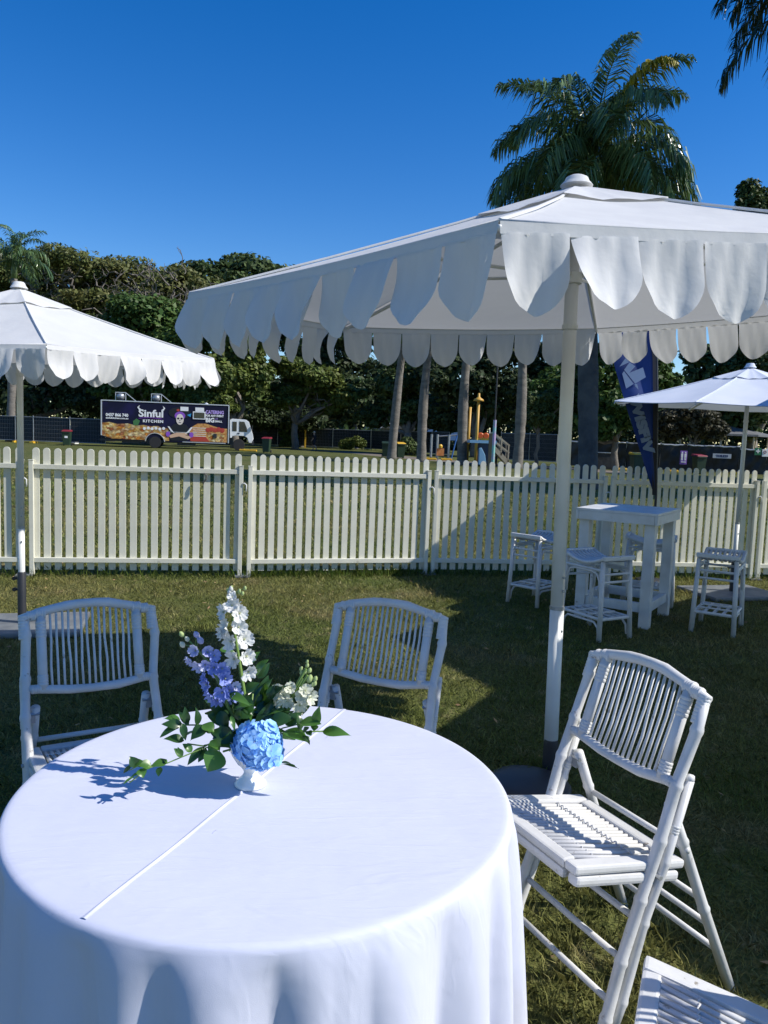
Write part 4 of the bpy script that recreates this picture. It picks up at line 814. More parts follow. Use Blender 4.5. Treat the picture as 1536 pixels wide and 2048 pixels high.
# ------------------------------------------------------------------ picket fence panels
def picket_mesh(wd=.063, z0=.055, z1=1.235, th=.016):
    n = 10; top = [(wd / 2 * cos(pi * i / n), z1 - wd / 2 + wd / 2 * sin(pi * i / n)) for i in range(n + 1)]
    return MB().use(FENCE).prism([(-wd / 2, z0), (wd / 2, z0)] + top, (0, th / 2, 0), (1, 0, 0), (0, 0, 1), th).mesh('picket', bevel=.0015)
def fence_panel(L):
    root = thing('picket_fence_panel', 'x', 'fence', group='white picket fence panels')
    n = 20; pm = picket_mesh()
    for x in (.022, L - .022):
        f = MB(); f.box((x, -.032, .56), (.042, .042, 1.10)); f.build('post', FENCE, root, bevel=.004)
        MB().box((x, -.032, 1.116), (.046, .046, .008)).build('post_cap', FENCE, root)
    for z, h in ((1.055, .045), (.155, .045)): MB().box((L / 2, -.026, z), (L - .088, .036, h)).build('rail', FENCE, root, bevel=.003)
    for i in range(n):
        o = link('picket', pm, root, (.055 + (L - .11) * i / (n - 1), 0, random.gauss(0, .003))); o.rotation_euler = (0, random.gauss(0, .0035), 0)
    hk = MB(); hk.tube([(L - .02, -.045, .93), (L + .012, -.06, .945), (L + .03, -.06, .93), (L + .03, -.06, .86)], .008, 6); hk.build('joining_hook', WHITE, root, True)
    MB().box((L + .008, -.04, .012), (.15, .16, .014)).build('foot_plate', GREYPLATE, root)
    return root
FP = [(-5.42, 7.02), (-3.40, 7.355), (-1.375, 7.71), (.52, 8.215), (2.47, 8.46), (4.23, 8.67), (6.2, 8.92)]
FL = ['cream picket fence panel cut off at the left edge, left of the left umbrella pole', 'cream picket fence panel directly below the food truck, a dark scrap hanging on its rail', 'cream fully sunlit picket panel whose shadow side ends at the half shaded panel', 'cream picket panel crossed by a diagonal shadow edge, left of the large umbrella pole',
      'cream picket panel behind the bar table and stools', 'cream picket panel at the right edge behind the rightmost umbrella pole']
fp0 = fence_panel(2.0); prev = None
for i in range(6):
    a, c = Vector((*FP[i], 0)), Vector((*FP[i + 1], 0)); rz = atan2(c.y - a.y, c.x - a.x); L = (c - a).length - .045
    o = fp0 if i == 0 else copy_tree(fp0, a, rz)
    o.location = a; o.rotation_euler = (0, 0, rz); o.scale = (L / 2.0, 1, 1); o['label'] = FL[i]
sc_ = MB(); a, c = Vector((*FP[1], 0)), Vector((*FP[2], 0)); q = a.lerp(c, .80)
sc_.tube([(0, 0, 0), (.02, -.01, -.02), (.018, -.012, -.06), (-.01, -.01, -.09), (-.005, -.01, -.11)], [.008, .012, .009, .012, .004], 5)
o = tag(sc_.build('tape_scrap', mat('grey_tape', (.10, .10, .09), .8), None), 'dark scrap of tape hanging from the top rail of the panel below the truck', 'tape'); o.location = (q.x, q.y - .06, 1.035)
# ------------------------------------------------------------------ umbrellas
def scallop_mesh(w, L, seed, m):
    rng = np.random.default_rng(seed); nu, nv = 8, 12; c1, c2, c3, c4 = rng.normal(0, 1, 4); b = MB().use(m)
    def fn(u, v):
        s = 2 * u - 1; v = 1 - (1 - v) ** 1.6
        hw = w / 2 * (1 - .06 * v) if v < .5 else w / 2 * (1 - .06 * v) * max(.0, 1 - ((v - .5) / .5) ** 2.0) ** .62
        if v >= .9999: hw = w * .02
        x = s * hw
        s = x / (w / 2); curl = (.028 + .014 * c1) * v * s * s + (.012 * c2) * v * s + .010 * c3 * sin(pi * v) + .022 * c4 * v * v + .004 * sin(9 * s + 4 * v + c1)
        return Vector((x, -curl * 1.2 - .010 * v, -v * L * (1 + .03 * c2)))
    b.grid(fn, nu, nv); return b.mesh('scallop', True)
def umbrella(label, pos, r, n, th0, zr, za, gx=0, gy=0, scal=9, sl=.208, group='white garden umbrellas', m=None, pole_r=.024, base='flat', vent=True, sunk=0, seed=3, cat='umbrella', lean=(0, 0)):
    m = m or CANVAS; rng = np.random.default_rng(seed)
    root = thing('garden_umbrella', label, cat, pos, 0, group)
    def rim(i, rad=r, z=None):
        a = th0 + 2 * pi * i / n; dx, dy = rad * cos(a), rad * sin(a); zz = za + (zr - za) * rad / r if z is None else z
        return Vector((dx + lean[0], dy + lean[1], zz + gx * dx + gy * dy))
    R0 = .05
    for i in range(n):
        A, B = rim(i), rim(i + 1); b = MB().use(m)
        ph = rng.uniform(0, 6, 3)
        def fn(u, v):
            rad = R0 + (r - R0) * v; p = rim(i, rad).lerp(rim(i + 1, rad), u)
            sag = .030 * sin(pi * u) * v ** .8 + .035 * r / 1.66 * sin(pi * v) * .5 + .004 * sin(9 * u + ph[0]) * sin(pi * u) * sin(11 * v + ph[1]) * (.3 + v)
            p.z -= sag * (1 if v < .995 else .0) + (.012 * sin(pi * u) if v >= .995 else 0); return p
        b.grid(fn, 12, 14); b.build('canopy_panel', m, root, True)
        MB().tube([A.lerp(B, q / 8) + Vector((0, 0, -.012 * sin(pi * q / 8) + .001)) for q in range(9)], .0045, 5).build('rim_piping', m, root, True)
        # hanging scalloped valance
        if scal:
            d = (B - A); L = d.length; d.normalize(); out = d.cross(Vector((0, 0, 1))); band = MB().use(m)
            if out.dot((A + B) / 2 - Vector((lean[0], lean[1], za))) < 0: out = -out
            k = r / 1.66
            band.grid(lambda u, v: A.lerp(B, u) + Vector((0, 0, -.012 * sin(pi * u) - .032 * k * v)) + out * (.004 + .004 * v), 12, 2); band.build('valance_band', m, root, True)
            for j in range(scal):
                o = link('scallop', scallop_mesh(L / scal * .97, sl * k, seed * 1000 + i * 20 + j, m), root)
                p = A.lerp(B, (j + .5) / scal); o.location = p + Vector((0, 0, -.026 * k - .012 * sin(pi * (j + .5) / scal))) + out * .010
                yaw = atan2(-out.x, out.y) + pi      # local -Y points outwards
                o.rotation_euler = (rng.normal(-.05, .05), -atan2(d.z, hypot(d.x, d.y)) * (1 if (Matrix.Rotation(yaw, 3, 'Z') @ Vector((1, 0, 0))).dot(d) > 0 else -1), yaw + rng.normal(0, .035))
        MB().tube([rim(i, R0) + Vector((0, 0, .004)), rim(i, r * .33) - Vector((0, 0, .008)), rim(i, r * .66) - Vector((0, 0, .008)), rim(i) + Vector((0, 0, .003))], .0055, 5).build('seam', m, root)
        MB().tube([rim(i, .06) + Vector((0, 0, -.05)), rim(i, r * .5) + Vector((0, 0, -.05)), rim(i, r * .985) + Vector((0, 0, -.022))], .009, 6).build('rib', POLE, root)
        MB().tube([rim(i, .05, zr + .10), rim(i, r * .5) + Vector((0, 0, -.055))], .008, 6).build('strut', POLE, root)
        MB().lathe([(0, -.012), (.006, -.010), (.007, -.002), (.006, .003), (0, .004)], rim(i) + Vector((0, 0, -.012)), 8).build('rib_cap', POLE, root, True)
    if vent:
        vr = r * .27; b = MB().use(m)
        for i in range(n):
            def fv(u, v):
                rad = .03 + (vr - .03) * v; p = rim(i, rad).lerp(rim(i + 1, rad), u); p.z += .014 - .008 * v - .018 * sin(pi * u) * v + .006 * sin(14 * u + i) * sin(pi * u) * v; return p
            b.grid(fv, 8, 5)
        b.build('vent_cap', m, root, 30)
        MB().lathe([(.072 * r / 1.66, 0), (.060 * r / 1.66, .014), (.054 * r / 1.66, .020), (.048 * r / 1.66, .034), (.032, .042), (0, .045)], (lean[0], lean[1], za + .010), 16).build('finial', m, root, 40)
    ct = Vector((lean[0], lean[1], 0)); top = Vector((lean[0], lean[1], za - .02))
    jz = .72
    J = Vector((0, 0, .02)).lerp(top, jz / za)
    MB().tube([(0, 0, .03), J], pole_r, 14).build('pole', POLE, root, True); MB().tube([J - Vector((0, 0, .02)), top], pole_r * .95, 14).build('upper_pole', POLE, root, True)
    col_ = MB(); col_.tube([J - Vector((0, 0, .008)), J + Vector((0, 0, .006))], pole_r * 1.06, 14); 
    col_.build('joint', STEEL, root)
    for dz in (-.1, .08, .14): MB().tube([J + Vector((pole_r * .5, -pole_r * .8, dz)), J + Vector((pole_r * .6, -pole_r * 1.08, dz))], .006, 8).build('rivet', STEEL, root)
    H = Vector((0, 0, .02)).lerp(top, (zr + .10) / za); MB().lathe([(pole_r * 1.05, -.03), (pole_r * 1.4, -.025), (pole_r * 1.4, .02), (pole_r * 1.05, .025)], H, 14).build('runner', POLE, root, 40)
    H = Vector((0, 0, .02)).lerp(top, (zr - .13) / za); MB().tube([H, H + Vector((0, 0, .02))], pole_r * 1.12, 14).build('collar', POLE, root)
    if base == 'flat':
        bs_ = MB(); bs_.box((0, 0, .022), (.85, .62, .04), .25); bs_.build('base_plate', GREYPLATE, root, bevel=.012)
        MB().lathe([(pole_r * 1.25, .04), (pole_r * 1.25, .40), (pole_r * 1.05, .41)], (0, 0, 0), 14).build('base_socket', DARK, root, 40)
        k_ = MB()
        for z in (.28, .36): k_.tube([(-pole_r, 0, z), (-pole_r * 2.2, 0, z)], .008, 6); k_.tube([(-pole_r * 2.2, -.012, z), (-pole_r * 2.2, .012, z)], .014, 6)
        k_.build('knob', DARK, root)
    else:
        bs_ = MB(); bs_.lathe([(0, 0), (.17, 0), (.18, .015), (.17, .025), (.12, .035), (.04, .045), (.0, .046)], (-.13, -.19, 0), 28); bs_.build('base_weight', DARK, root, True)
        MB().lathe([(.034, .0), (.034, .12), (.03, .14)], (0, 0, 0), 14).build('base_socket', DARK, root, 40)
    return root
umbrella('large white scalloped umbrella in the middle, its front corner nearest the camera', (.785, 3.33, 0), 1.645, 6, -1.902, 2.10, 2.575, .047, .05, base='weights', pole_r=.031, lean=(.008, .18))
umbrella('white scalloped umbrella at the left edge on a grey base plate', (-2.56, 5.4, 0), 1.34, 6, radians(-59), 1.925, 2.37, .018, .041, scal=8, sl=.200, seed=4, pole_r=.023)
umbrella('pale blue white umbrella without scallops at the right edge, behind the bar table', (3.53, 7.65, 0), 1.32, 8, radians(-132.6), 1.868, 2.25, -.013, .032, scal=0, m=PLAINCANVAS, seed=5, pole_r=.022)
# unseen umbrellas added right of the frame to cast shade across the lawn in view
umbrella('unseen white umbrella added outside the right edge to shade the near lawn', (4.25, 3.0, 0), 1.7, 6, radians(180), 2.15, 2.62, scal=8, seed=6, base='flat')
umbrella('unseen white umbrella added outside the right edge to shade the stools', (4.70, 4.95, 0), 2.0, 6, radians(177), 2.3, 2.8, scal=8, seed=7, base='flat')
umbrella('unseen white umbrella added far outside the right edge for more shade', (6.55, 5.55, 0), 1.9, 6, radians(160), 2.3, 2.8, scal=8, seed=8, base='flat')

# ------------------------------------------------------------------ feather flag
YF = 8.28; f0 = at(1312, 1000, YF); fl = thing('feather_flag', 'navy blue feather flag with grey lettering hanging on a thin pole behind the bar table', 'flag', (f0.x, YF, 0))
def FQ(px, py_, dy=0): q = at(px, py_, YF); return Vector((q.x - f0.x, dy, q.z))
right = [FQ(1310, 990), FQ(1311, 900), FQ(1312, 800), FQ(1311, 720), FQ(1304, 640), FQ(1280, 560), FQ(1240, 520)]
left = [FQ(1306, 985), FQ(1281, 905), FQ(1253, 815), FQ(1231, 740), FQ(1212, 660), FQ(1205, 590), FQ(1216, 530)]
fb2 = MB().use(NAVY)
def ff(u, v):
    t = v * 6; i = min(5, int(t)); q = t - i
    p = left[i].lerp(left[i + 1], q).lerp(right[i].lerp(right[i + 1], q), u); p.y += .03 * sin(5 * u + 9 * v) * u * (1 - u) * 3; return p
fb2.grid(ff, 8, 36); fb2.build('flag_cloth', NAVY, fl, True)
pts = [Vector((.0, .0, 0.02))] + [p + Vector((.012, 0, 0)) for p in right]; MB().tube(pts, [.014] * 5 + [.011, .009, .006], 8).build('flag_pole', DARK, fl, True)
sl_ = MB().use(mat('black_flag_sleeve', (.008, .009, .014), .7)); sl_.add([p + Vector((-.035, -.012, 0)) for p in right] + [p + Vector((.016, -.012, 0)) for p in right], [(i, i + 7, i + 8, i + 1) for i in range(6)]); sl_.build('sleeve', None, fl)
lg = MB().use(FLAGGREY)
def pl(pts): lg.prism([((lambda q: (q.x, q.z))(FQ(1190 + x / 6.4, 680 + y / 6.4))) for x, y in pts][::-1], (0, -.034, 0), (1, 0, 0), (0, 0, 1), .003)
pl([(335, 435), (358, 402), (480, 565), (385, 625)]); pl([(360, 385), (430, 290), (500, 340), (425, 425), (600, 355), (635, 480), (500, 560)]); pl([(300, 345), (375, 240), (415, 270), (420, 290)]); pl([(493, 565), (525, 565), (542, 635), (505, 600)])
lg.build('emblem', None, fl)
a, c = FQ(1258, 797, -.036), FQ(1291, 915, -.036); d = (c - a).normalized(); up_ = Vector((-d.z, 0, d.x)); up_ = up_ if up_.x > 0 else -up_
me = text_mesh('WISFIV', .135, bold=.010, width=(c - a).length); me.materials.append(FLAGGREY); M = Matrix((d, up_, d.cross(up_))).transposed()
for v in me.vertices: v.co = a + M @ v.co
link('lettering', me, fl); MB().lathe([(.16, 0), (.15, .02), (.03, .03), (.02, .2), (0, .21)], (0, 0, 0), 14).build('ground_foot', DARK, fl)

# ------------------------------------------------------------------ bar table and stools
BT = thing('bar_table', 'white square wooden bar table standing in the shade among four stools', 'table', (2.07, 6.48, 0), radians(56.7))
zt = .935; W2, D2 = .345, .305
nb = 6
for i in range(nb): MB().box((-W2 - .03 + (2 * W2 + .06) * (i + .5) / nb, 0, zt - .011), ((2 * W2 + .06) / nb - .002, 2 * D2 + .05, .022)).build('top_board', WHITE, BT, bevel=.002)
for s in (-1, 1): MB().box((0, s * (D2 + .014), zt - .058), (2 * W2 + .058, .024, .07)).build('apron', WHITE, BT, bevel=.003); MB().box((s * (W2 + .018), 0, zt - .058), (.022, 2 * D2 - .0, .07)).build('apron', WHITE, BT, bevel=.003)
for sx in (-1, 1):
    for sy in (-1, 1): MB().box((sx * (W2 - .04), sy * (D2 - .04), (zt - .026) / 2), (.082, .082, zt - .03)).build('leg', WHITE, BT, bevel=.004)
for s in (-1, 1): MB().box((0, s * (D2 - .04), .165), (2 * W2 - .166, .05, .075)).build('lower_rail', WHITE, BT, bevel=.003); MB().box((s * (W2 - .04), 0, .165), (.05, 2 * D2 - .166, .075)).build('lower_rail', WHITE, BT, bevel=.003)
def stool():
    root = thing('bar_stool', 'x', 'stool', group='white cane bar stools'); hx, hy, H = .21, .145, .615   # saddle: ends up along X
    sad = lambda x: H - .045 + .055 * (x / hx) ** 2
    for i in range(9):
        y = -hy + 2 * hy * i / 8; MB().tube([(x, y, sad(x)) for x in np.linspace(-hx, hx, 9)], .0115 if 0 < i < 8 else .016, 6).build('seat_slat', BAMBOO, root, True)
    for s in (-1, 1):
        MB().bar((s * hx, -hy - .012, sad(hx) - .004), (s * hx, hy + .012, sad(hx) - .004), .03, .036).build('end_rail', BAMBOO, root, bevel=.008)
        for t in (-1, 1):
            MB().tube([(s * (hx - .02), t * (hy - .008), sad(hx) - .03), (s * (hx + .005), t * (hy + .012), .0)], [.017, .019], 8).build('leg', BAMBOO, root, True)
        for z in (.50, .44): MB().tube([(s * (hx - .014), -hy + .01, z), (s * (hx - .014), hy - .01, z)], .010, 6).build('stretcher', BAMBOO, root)
    for t in (-1, 1):
        y = t * (hy + .0); MB().tube([(-hx + .02, y, .53), (hx - .02, y, .53)], .011, 6).build('stretcher', BAMBOO, root)
        MB().tube([(-hx + .035, y, .32), (-hx + .04, y, .45), (-hx + .07, y, .50), (-hx + .12, y, .513), (hx - .12, y, .513), (hx - .07, y, .50), (hx - .04, y, .45), (hx - .035, y, .32)], .009, 6).build('cane_arch', BAMBOO, root, True)
        MB().tube([(-hx + .018, y, .03), (-hx + .03, y, .10), (-hx + .07, y, .135), (hx - .07, y, .135), (hx - .03, y, .10), (hx - .018, y, .03)], .009, 6).build('cane_arch', BAMBOO, root, True)
        MB().tube([(-hx + .01, y, .165), (hx - .01, y, .165)], .013, 6).build('foot_rail', BAMBOO, root)
    for s in (-1, 1): MB().tube([(s * (hx - .005), -hy, .165), (s * (hx - .005), hy, .165)], .013, 6).build('foot_rail', BAMBOO, root)
    for i in (-1, 0, 1): MB().box((0, i * .07, .17), (2 * hx - .03, .022, .010)).build('shelf_slat', BAMBOO, root)
    for x in (-.07, .07): MB().box((x, 0, .181), (.022, 2 * hy - .03, .010)).build('shelf_slat', BAMBOO, root)
    return root
st0 = stool()
ST = [((1.66, 5.86), 119, 'white cane stool nearest the camera, at the front left corner of the bar table'), ((1.42, 6.97), 46, 'white cane stool left of the bar table, partly hidden by the umbrella pole'), ((2.50, 7.12), -22, 'white cane stool behind the bar table, seen between its legs'), ((2.73, 6.14), 58, 'white cane stool standing alone right of the bar table')]
for i, (q, a, lab) in enumerate(ST):
    o = st0 if i == 0 else copy_tree(st0, (0, 0, 0), 0); o.location = (*q, 0); o.rotation_euler = (0, 0, radians(a)); o['label'] = lab
# ------------------------------------------------------------------ folding bamboo chairs
def bamboo(b, p, q, r, rng, k=10, node=.13, bend=.0034, n0=None):
    """cane with swollen nodes and slight kinks"""
    p, q = Vector(p), Vector(q); L = (q - p).length; d = (q - p) / L; ref = Vector((1, 0, 0)) if abs(d.x) < .8 else Vector((0, 1, 0)); a = d.cross(ref).normalized(); c = d.cross(a)
    ts = [0]; t = node * (.5 if n0 is None else n0); pts = [p]; rr = [r]
    while t < L - .03:
        j = a * rng.normal(0, bend * .6) + c * rng.normal(0, bend); o = p + d * t + j
        pts += [o - d * .012, o - d * .003, o + d * .003, o + d * .012]; rr += [r * 1.0, r * 1.15, r * 1.13, r * .96]; t += node * rng.uniform(.8, 1.2)
    pts.append(q); rr.append(r); b.tube(pts, rr, k); return b
def wrap(b, p, q, r, n):
    """rattan binding: close turns round the joint"""
    p, q = Vector(p), Vector(q)
    for i in range(n):
        t0, t1 = i / n, (i + 1) / n; a = p.lerp(q, t0); c = p.lerp(q, t1); b.tube([a, a.lerp(c, .2), a.lerp(c, .8), c], [r * .93, r, r, r * .93], 10, i in (0, n - 1))
def chair():
    rng = np.random.default_rng(21); root = thing('folding_chair', 'x', 'chair', group='white bamboo folding chairs'); hw = .200
    LN = lambda z: .21 - .285 * z / .84        # y of the long pole at height z
    for s in (-1, 1):
        bamboo(MB(), (s * hw, LN(0), 0), (s * hw, LN(.845), .845), .0150, rng, 12).build('long_pole', BAMBOO, root, True)
        b = MB(); bamboo(b, (s * (hw + .004), LN(0) - .034, .0), (s * (hw + .004), LN(.63) - .034, .63), .0125, rng, 8, .2, .003); b.lathe([(0, -.012), (.0125, 0), (.012, .012), (0, .016)], (s * (hw + .004), LN(.63) - .034, .63), 8); b.build('brace_strip', BAMBOO, root, True)
        b = MB(); bamboo(b, (s * (hw - .028), LN(.56) - .03, .56), (s * (hw + .0), -.262, 0), .0145, rng, 10, .25, .003); b.build('rear_leg', BAMBOO, root, True)
        bk = MB(); bk.tube([(s * (hw + .012), LN(.54) - .034, .54), (s * (hw - .04), LN(.54) - .034, .54)], .006, 6); bk.box((s * (hw - .012), LN(.545) - .04, .535), (.03, .018, .05)); bk.build('hinge', STEEL, root)
        MB().tube([(s * (hw + .02), LN(.40) - .02, .40), (s * (hw - .02), LN(.40) - .02, .40)], .006, 8).build('bolt', STEEL, root)
        wb = MB(); P_, Q_ = Vector((s * hw, LN(.76), .76)), Vector((s * hw, LN(.845), .845)); wrap(wb, P_.lerp(Q_, .15), Q_, .0172, 8); wb.build('binding', BAMBOO, root, True)
        wb = MB(); P_, Q_ = Vector((s * (hw + .004), LN(.50) - .034, .50)), Vector((s * (hw + .004), LN(.52) - .034, .52)); wrap(wb, P_, Q_, .0145, 3); wb.build('binding', BAMBOO, root, True)
    up_ = Vector((0, LN(1) - LN(0), 1)).normalized(); nrm = Vector((0, 1, .285 / .84)).normalized()
    arch = lambda x, h: h * (1 - (abs(x) / hw) ** 1.7)
    def onb(x, z, dz=0): return Vector((x, LN(z) + .0, z + dz))
    xs = [-hw - .012, -.15, -.11, -.06, -.02, .03, .07, .11, .15, hw + .012]
    MB().tube([onb(x, .838) + up_ * (arch(x, .036) + rng.normal(0, .0015)) for x in xs], [.0138, .0142, .0146, .016, .0146, .015, .016, .0146, .0142, .0138], 10).build('top_rail', BAMBOO, root, True)
    MB().tube([onb(x, .615) + up_ * (-arch(x, .022) + .012 + rng.normal(0, .0015)) for x in [-hw, -.15, -.08, 0, .07, .15, hw]], [.0125, .013, .0145, .013, .014, .0135, .0125], 10).build('bottom_rail', BAMBOO, root, True)
    for s in (-1, 1):
        x = s * .150; MB().tube([onb(x, .618), onb(x, .72), onb(x, .845)], [.0150, .0155, .0150], 10).build('back_post', BAMBOO, root, True)
        for z0, z1, n_ in ((.775, .825, 5), (.63, .662, 4)): wb = MB(); wrap(wb, onb(x, z0), onb(x, z1), .0168, n_); wb.build('binding', BAMBOO, root, True)
        for xa, xb, z, rr in ((s * .165, s * .19, .842, .0172), (s * .135, s * .165, .848, .0178), (s * .155, s * .185, .622, .0145)):
            wb = MB(); wrap(wb, onb(xa, z), onb(xb, z), rr, 4); wb.build('binding', BAMBOO, root, True)
    for i in range(14):
        x = -.122 + .244 * i / 13; bx = rng.normal(0, .0015)
        MB().tube([onb(x, .620) + up_ * -arch(x, .012), onb(x + bx, .69) + nrm * -.004, onb(x - bx, .76) + nrm * -.004, onb(x, .84) + up_ * arch(x, .03)], .0042, 6).build('back_slat', BAMBOO, root, True)
    # seat: front edge y=.335, back edge y=-.045
    sz = lambda y: .402 + .063 * (y + .05) / .36; y0, y1 = -.05, .31; sw = .178
    for s in (-1, 1):
        MB().bar((s * sw, y0, sz(y0)), (s * sw, y1, sz(y1)), .042, .022).build('seat_rail', BAMBOO, root, bevel=.007)
        MB().bar((s * (sw + .006), y0 + .02, sz(y0) - .027), (s * (sw + .006), y1 - .003, sz(y1) - .027), .034, .026).build('lower_seat_rail', BAMBOO, root, bevel=.009)
    for y in (y0 + .018, y1 - .018):
        MB().bar((-sw + .022, y, sz(y)), (sw - .022, y, sz(y)), .036, .022).build('seat_rail', BAMBOO, root, bevel=.007)
        MB().bar((-sw + .024, y, sz(y) - .027), (sw - .024, y, sz(y) - .027), .034, .026).build('lower_seat_rail', BAMBOO, root, bevel=.009)
    for i in range(17):
        x = -.146 + .292 * i / 16; MB().tube([(x, y0 + .034, sz(y0) + .002), (x + rng.normal(0, .001), .14, sz(.14) + rng.normal(.001, .001)), (x, y1 - .034, sz(y1) + .002)], .0062, 7).build('seat_slat', BAMBOO, root, True)
    for y in (.08, .21):
        b = MB(); pts = []
        for i in range(69): x = -.15 + .30 * i / 68; pts.append((x, y + .003 * sin(i * 1.6), sz(y) + .004 + .0055 * abs(sin(i * pi / 4))))
        b.tube(pts, .0022, 4); b.build('seat_lacing', BAMBOO, root, True)
    for z in (.09, .19, .29): MB().tube([(-hw, LN(z) - .012, z), (rng.normal(0, .003), LN(z) - .012, z + rng.normal(0, .003)), (hw, LN(z) - .012, z)], .0088, 7).build('front_stretcher', BAMBOO, root, True)
    RY = lambda z: -.262 + (LN(.56) - .03 + .262) * z / .56
    for z in (.12, .20, .28, .43): MB().tube([(-hw + .008, RY(z), z), (hw - .008, RY(z), z)], .0085, 7).build('rear_stretcher', BAMBOO, root, True)
    return root
ch0 = chair()
def faced(fx, fy): return atan2(-fx, fy)
CH = [((.665, 2.025), faced(-.89, -.45), 'white bamboo folding chair right of the table, its whole slatted seat in view'), ((-.933, 2.455), faced(.49, -.87), 'white bamboo chair behind the table on the left, in front of the grey umbrella base'),
      ((.006, 2.62), faced(-.37, -.93), 'white bamboo chair behind the table to the right of the flowers'), ((.745, 1.107), faced(-.915, .40), 'white bamboo chair in the bottom right corner, only part of its seat showing')]
for i, (q, a, lab) in enumerate(CH):
    o = ch0 if i == 0 else copy_tree(ch0, (0, 0, 0), 0); o.location = (*q, 0); o.rotation_euler = (0, 0, a); o['label'] = lab

# ------------------------------------------------------------------ table and cloth
TC = Vector((-.214, 1.483)); TR = .486
tb_ = thing('round_table', 'round pedestal table hidden under the white cloth', 'table', (TC.x, TC.y, 0))
MB().lathe([(0, .715), (TR - .015, .715), (TR - .012, .722), (TR - .012, .740), (TR - .018, .745), (0, .745)], (0, 0, 0), 64).build('tabletop', WHITE, tb_, 40)
MB().lathe([(.045, .04), (.04, .3), (.05, .70), (.2, .714)], (0, 0, 0), 20).build('pedestal', WHITE, tb_, True); MB().lathe([(.26, 0), (.27, .02), (.08, .05), (.045, .08)], (0, 0, 0), 24).build('foot', WHITE, tb_, True)
def cloth():
    NT, rng = 720, np.random.default_rng(4); rows = []
    prof = [(r_, .7505) for r_ in np.linspace(.02, TR - .02, 26)] + [(TR - .012, .7502), (TR - .005, .7485), (TR - .001, .7445), (TR + .002, .737)]
    th = np.arange(NT) / NT * 2 * pi
    # fold ridges: angle, width, strength  (angle measured from +X)
    folds = [(-168, 9, 1.0), (-152, 6, .9), (-136, 5, .8), (-124, 9, .9), (-106, 7, .8), (-90, 9, 1.1), (-72, 7, .9), (-58, 10, 1.2), (-38, 8, 1.0), (-24, 5, .9), (-9, 6, 1.0), (8, 7, 1), (26, 8, 1), (50, 8, 1), (75, 9, 1), (98, 8, 1), (120, 9, 1), (141, 8, 1), (163, 7, 1), (178, 5, .8)]
    F = np.zeros(NT); S = np.zeros(NT)
    for a, wd, s in folds:
        d = (np.degrees(th) - a + 180) % 360 - 180; F += s * np.clip(1 - (np.abs(d) / (wd * 1.25)) ** 2, 0, 1) ** 1.6; S += .35 * s * np.exp(-((d - wd * 1.1) / (wd * .35)) ** 2) * (1 if wd > 7 else -.6)
    vs = []; fs = []
    for r_, z in prof: rows.append(np.stack([r_ * np.cos(th), r_ * np.sin(th), np.full(NT, z)], 1))
    nz = 34
    for k in range(1, nz + 1):
        t = k / nz; z = .737 - t * .722; g_ = min(1, t * 1.15) ** .62; 
        tw = th + .05 * t * np.sin(3 * th + 1) + .035 * t * F * np.sin(5 * th)
        R_ = TR + .002 + .004 * t + g_ * (.100 * F + .03 * S * t ** .5 - .038) + .006 * t * np.sin(11 * th + 3 * t)
        rows.append(np.stack([R_ * np.cos(tw), R_ * np.sin(tw), np.full(NT, z)], 1))
    V = np.concatenate(rows); n = len(rows); c = len(V)
    for i in range(n - 1):
        for j in range(NT): fs.append((i * NT + j, i * NT + (j + 1) % NT, (i + 1) * NT + (j + 1) % NT, (i + 1) * NT + j))
    vs = [tuple(p) for p in V] + [(0, 0, .7505)]
    for j in range(NT): fs.append((c, (j + 1) % NT, j))
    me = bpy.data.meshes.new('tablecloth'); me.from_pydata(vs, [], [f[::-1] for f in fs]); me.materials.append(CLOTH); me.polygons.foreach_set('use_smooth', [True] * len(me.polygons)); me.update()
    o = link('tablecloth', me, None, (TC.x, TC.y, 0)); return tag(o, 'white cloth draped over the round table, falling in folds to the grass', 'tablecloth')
tcl = cloth()
a, c = gz(135, 1862, .7515), gz(700, 1410, .7515); d = (c - a).normalized(); q_ = a - Vector((TC.x, TC.y, .7515)); k_ = -q_.dot(d); h_ = sqrt(.477 ** 2 - (q_ + d * k_).length ** 2); a, c = a + d * (k_ - h_), a + d * (k_ + h_)
d = (c - a).normalized(); s_ = Vector((-d.y, d.x, 0)); b = MB(); cr_ = [(-.005, -.0010), (-.0028, -.0002), (-.0011, .0009), (0, .0014), (.0011, .0009), (.0028, -.0002), (.005, -.0010)]
n = 40
b.add([a.lerp(c, i / n) + s_ * (x + .0012 * sin(i * .5)) + Vector((0, 0, z * (1 + .25 * sin(i * .9)) * min(1, (i + .5) / 2, (n - i + .5) / 2))) - Vector((TC.x, TC.y, 0)) for i in range(n + 1) for x, z in cr_], [(i * 7 + j, (i + 1) * 7 + j, (i + 1) * 7 + j + 1, i * 7 + j + 1) for i in range(n) for j in range(6)])
b.build('pressed_crease', CLOTH, tcl, True)
for t_, hh in ((.80, .0007), (.30, .0004)):      # fainter creases across the first one
    m_ = a.lerp(c, t_) - Vector((TC.x, TC.y, 0)); hl = -m_.dot(s_); ln_ = sqrt(max(0, .472 ** 2 - (m_ + s_ * hl).length ** 2)); o0, o1 = m_ + s_ * (hl - ln_), m_ + s_ * (hl + ln_); b = MB()
    b.add([o0.lerp(o1, i / n) + d * (x + .002 * sin(i * .4)) + Vector((0, 0, z)) for i in range(n + 1) for x, z in ((-.006, -.0008), (-.002, hh * .5), (0, hh), (.002, hh * .5), (.006, -.0008))], [(i * 5 + j, i * 5 + j + 1, (i + 1) * 5 + j + 1, (i + 1) * 5 + j) for i in range(n) for j in range(4)])
    b.build('pressed_crease', CLOTH, tcl, True)

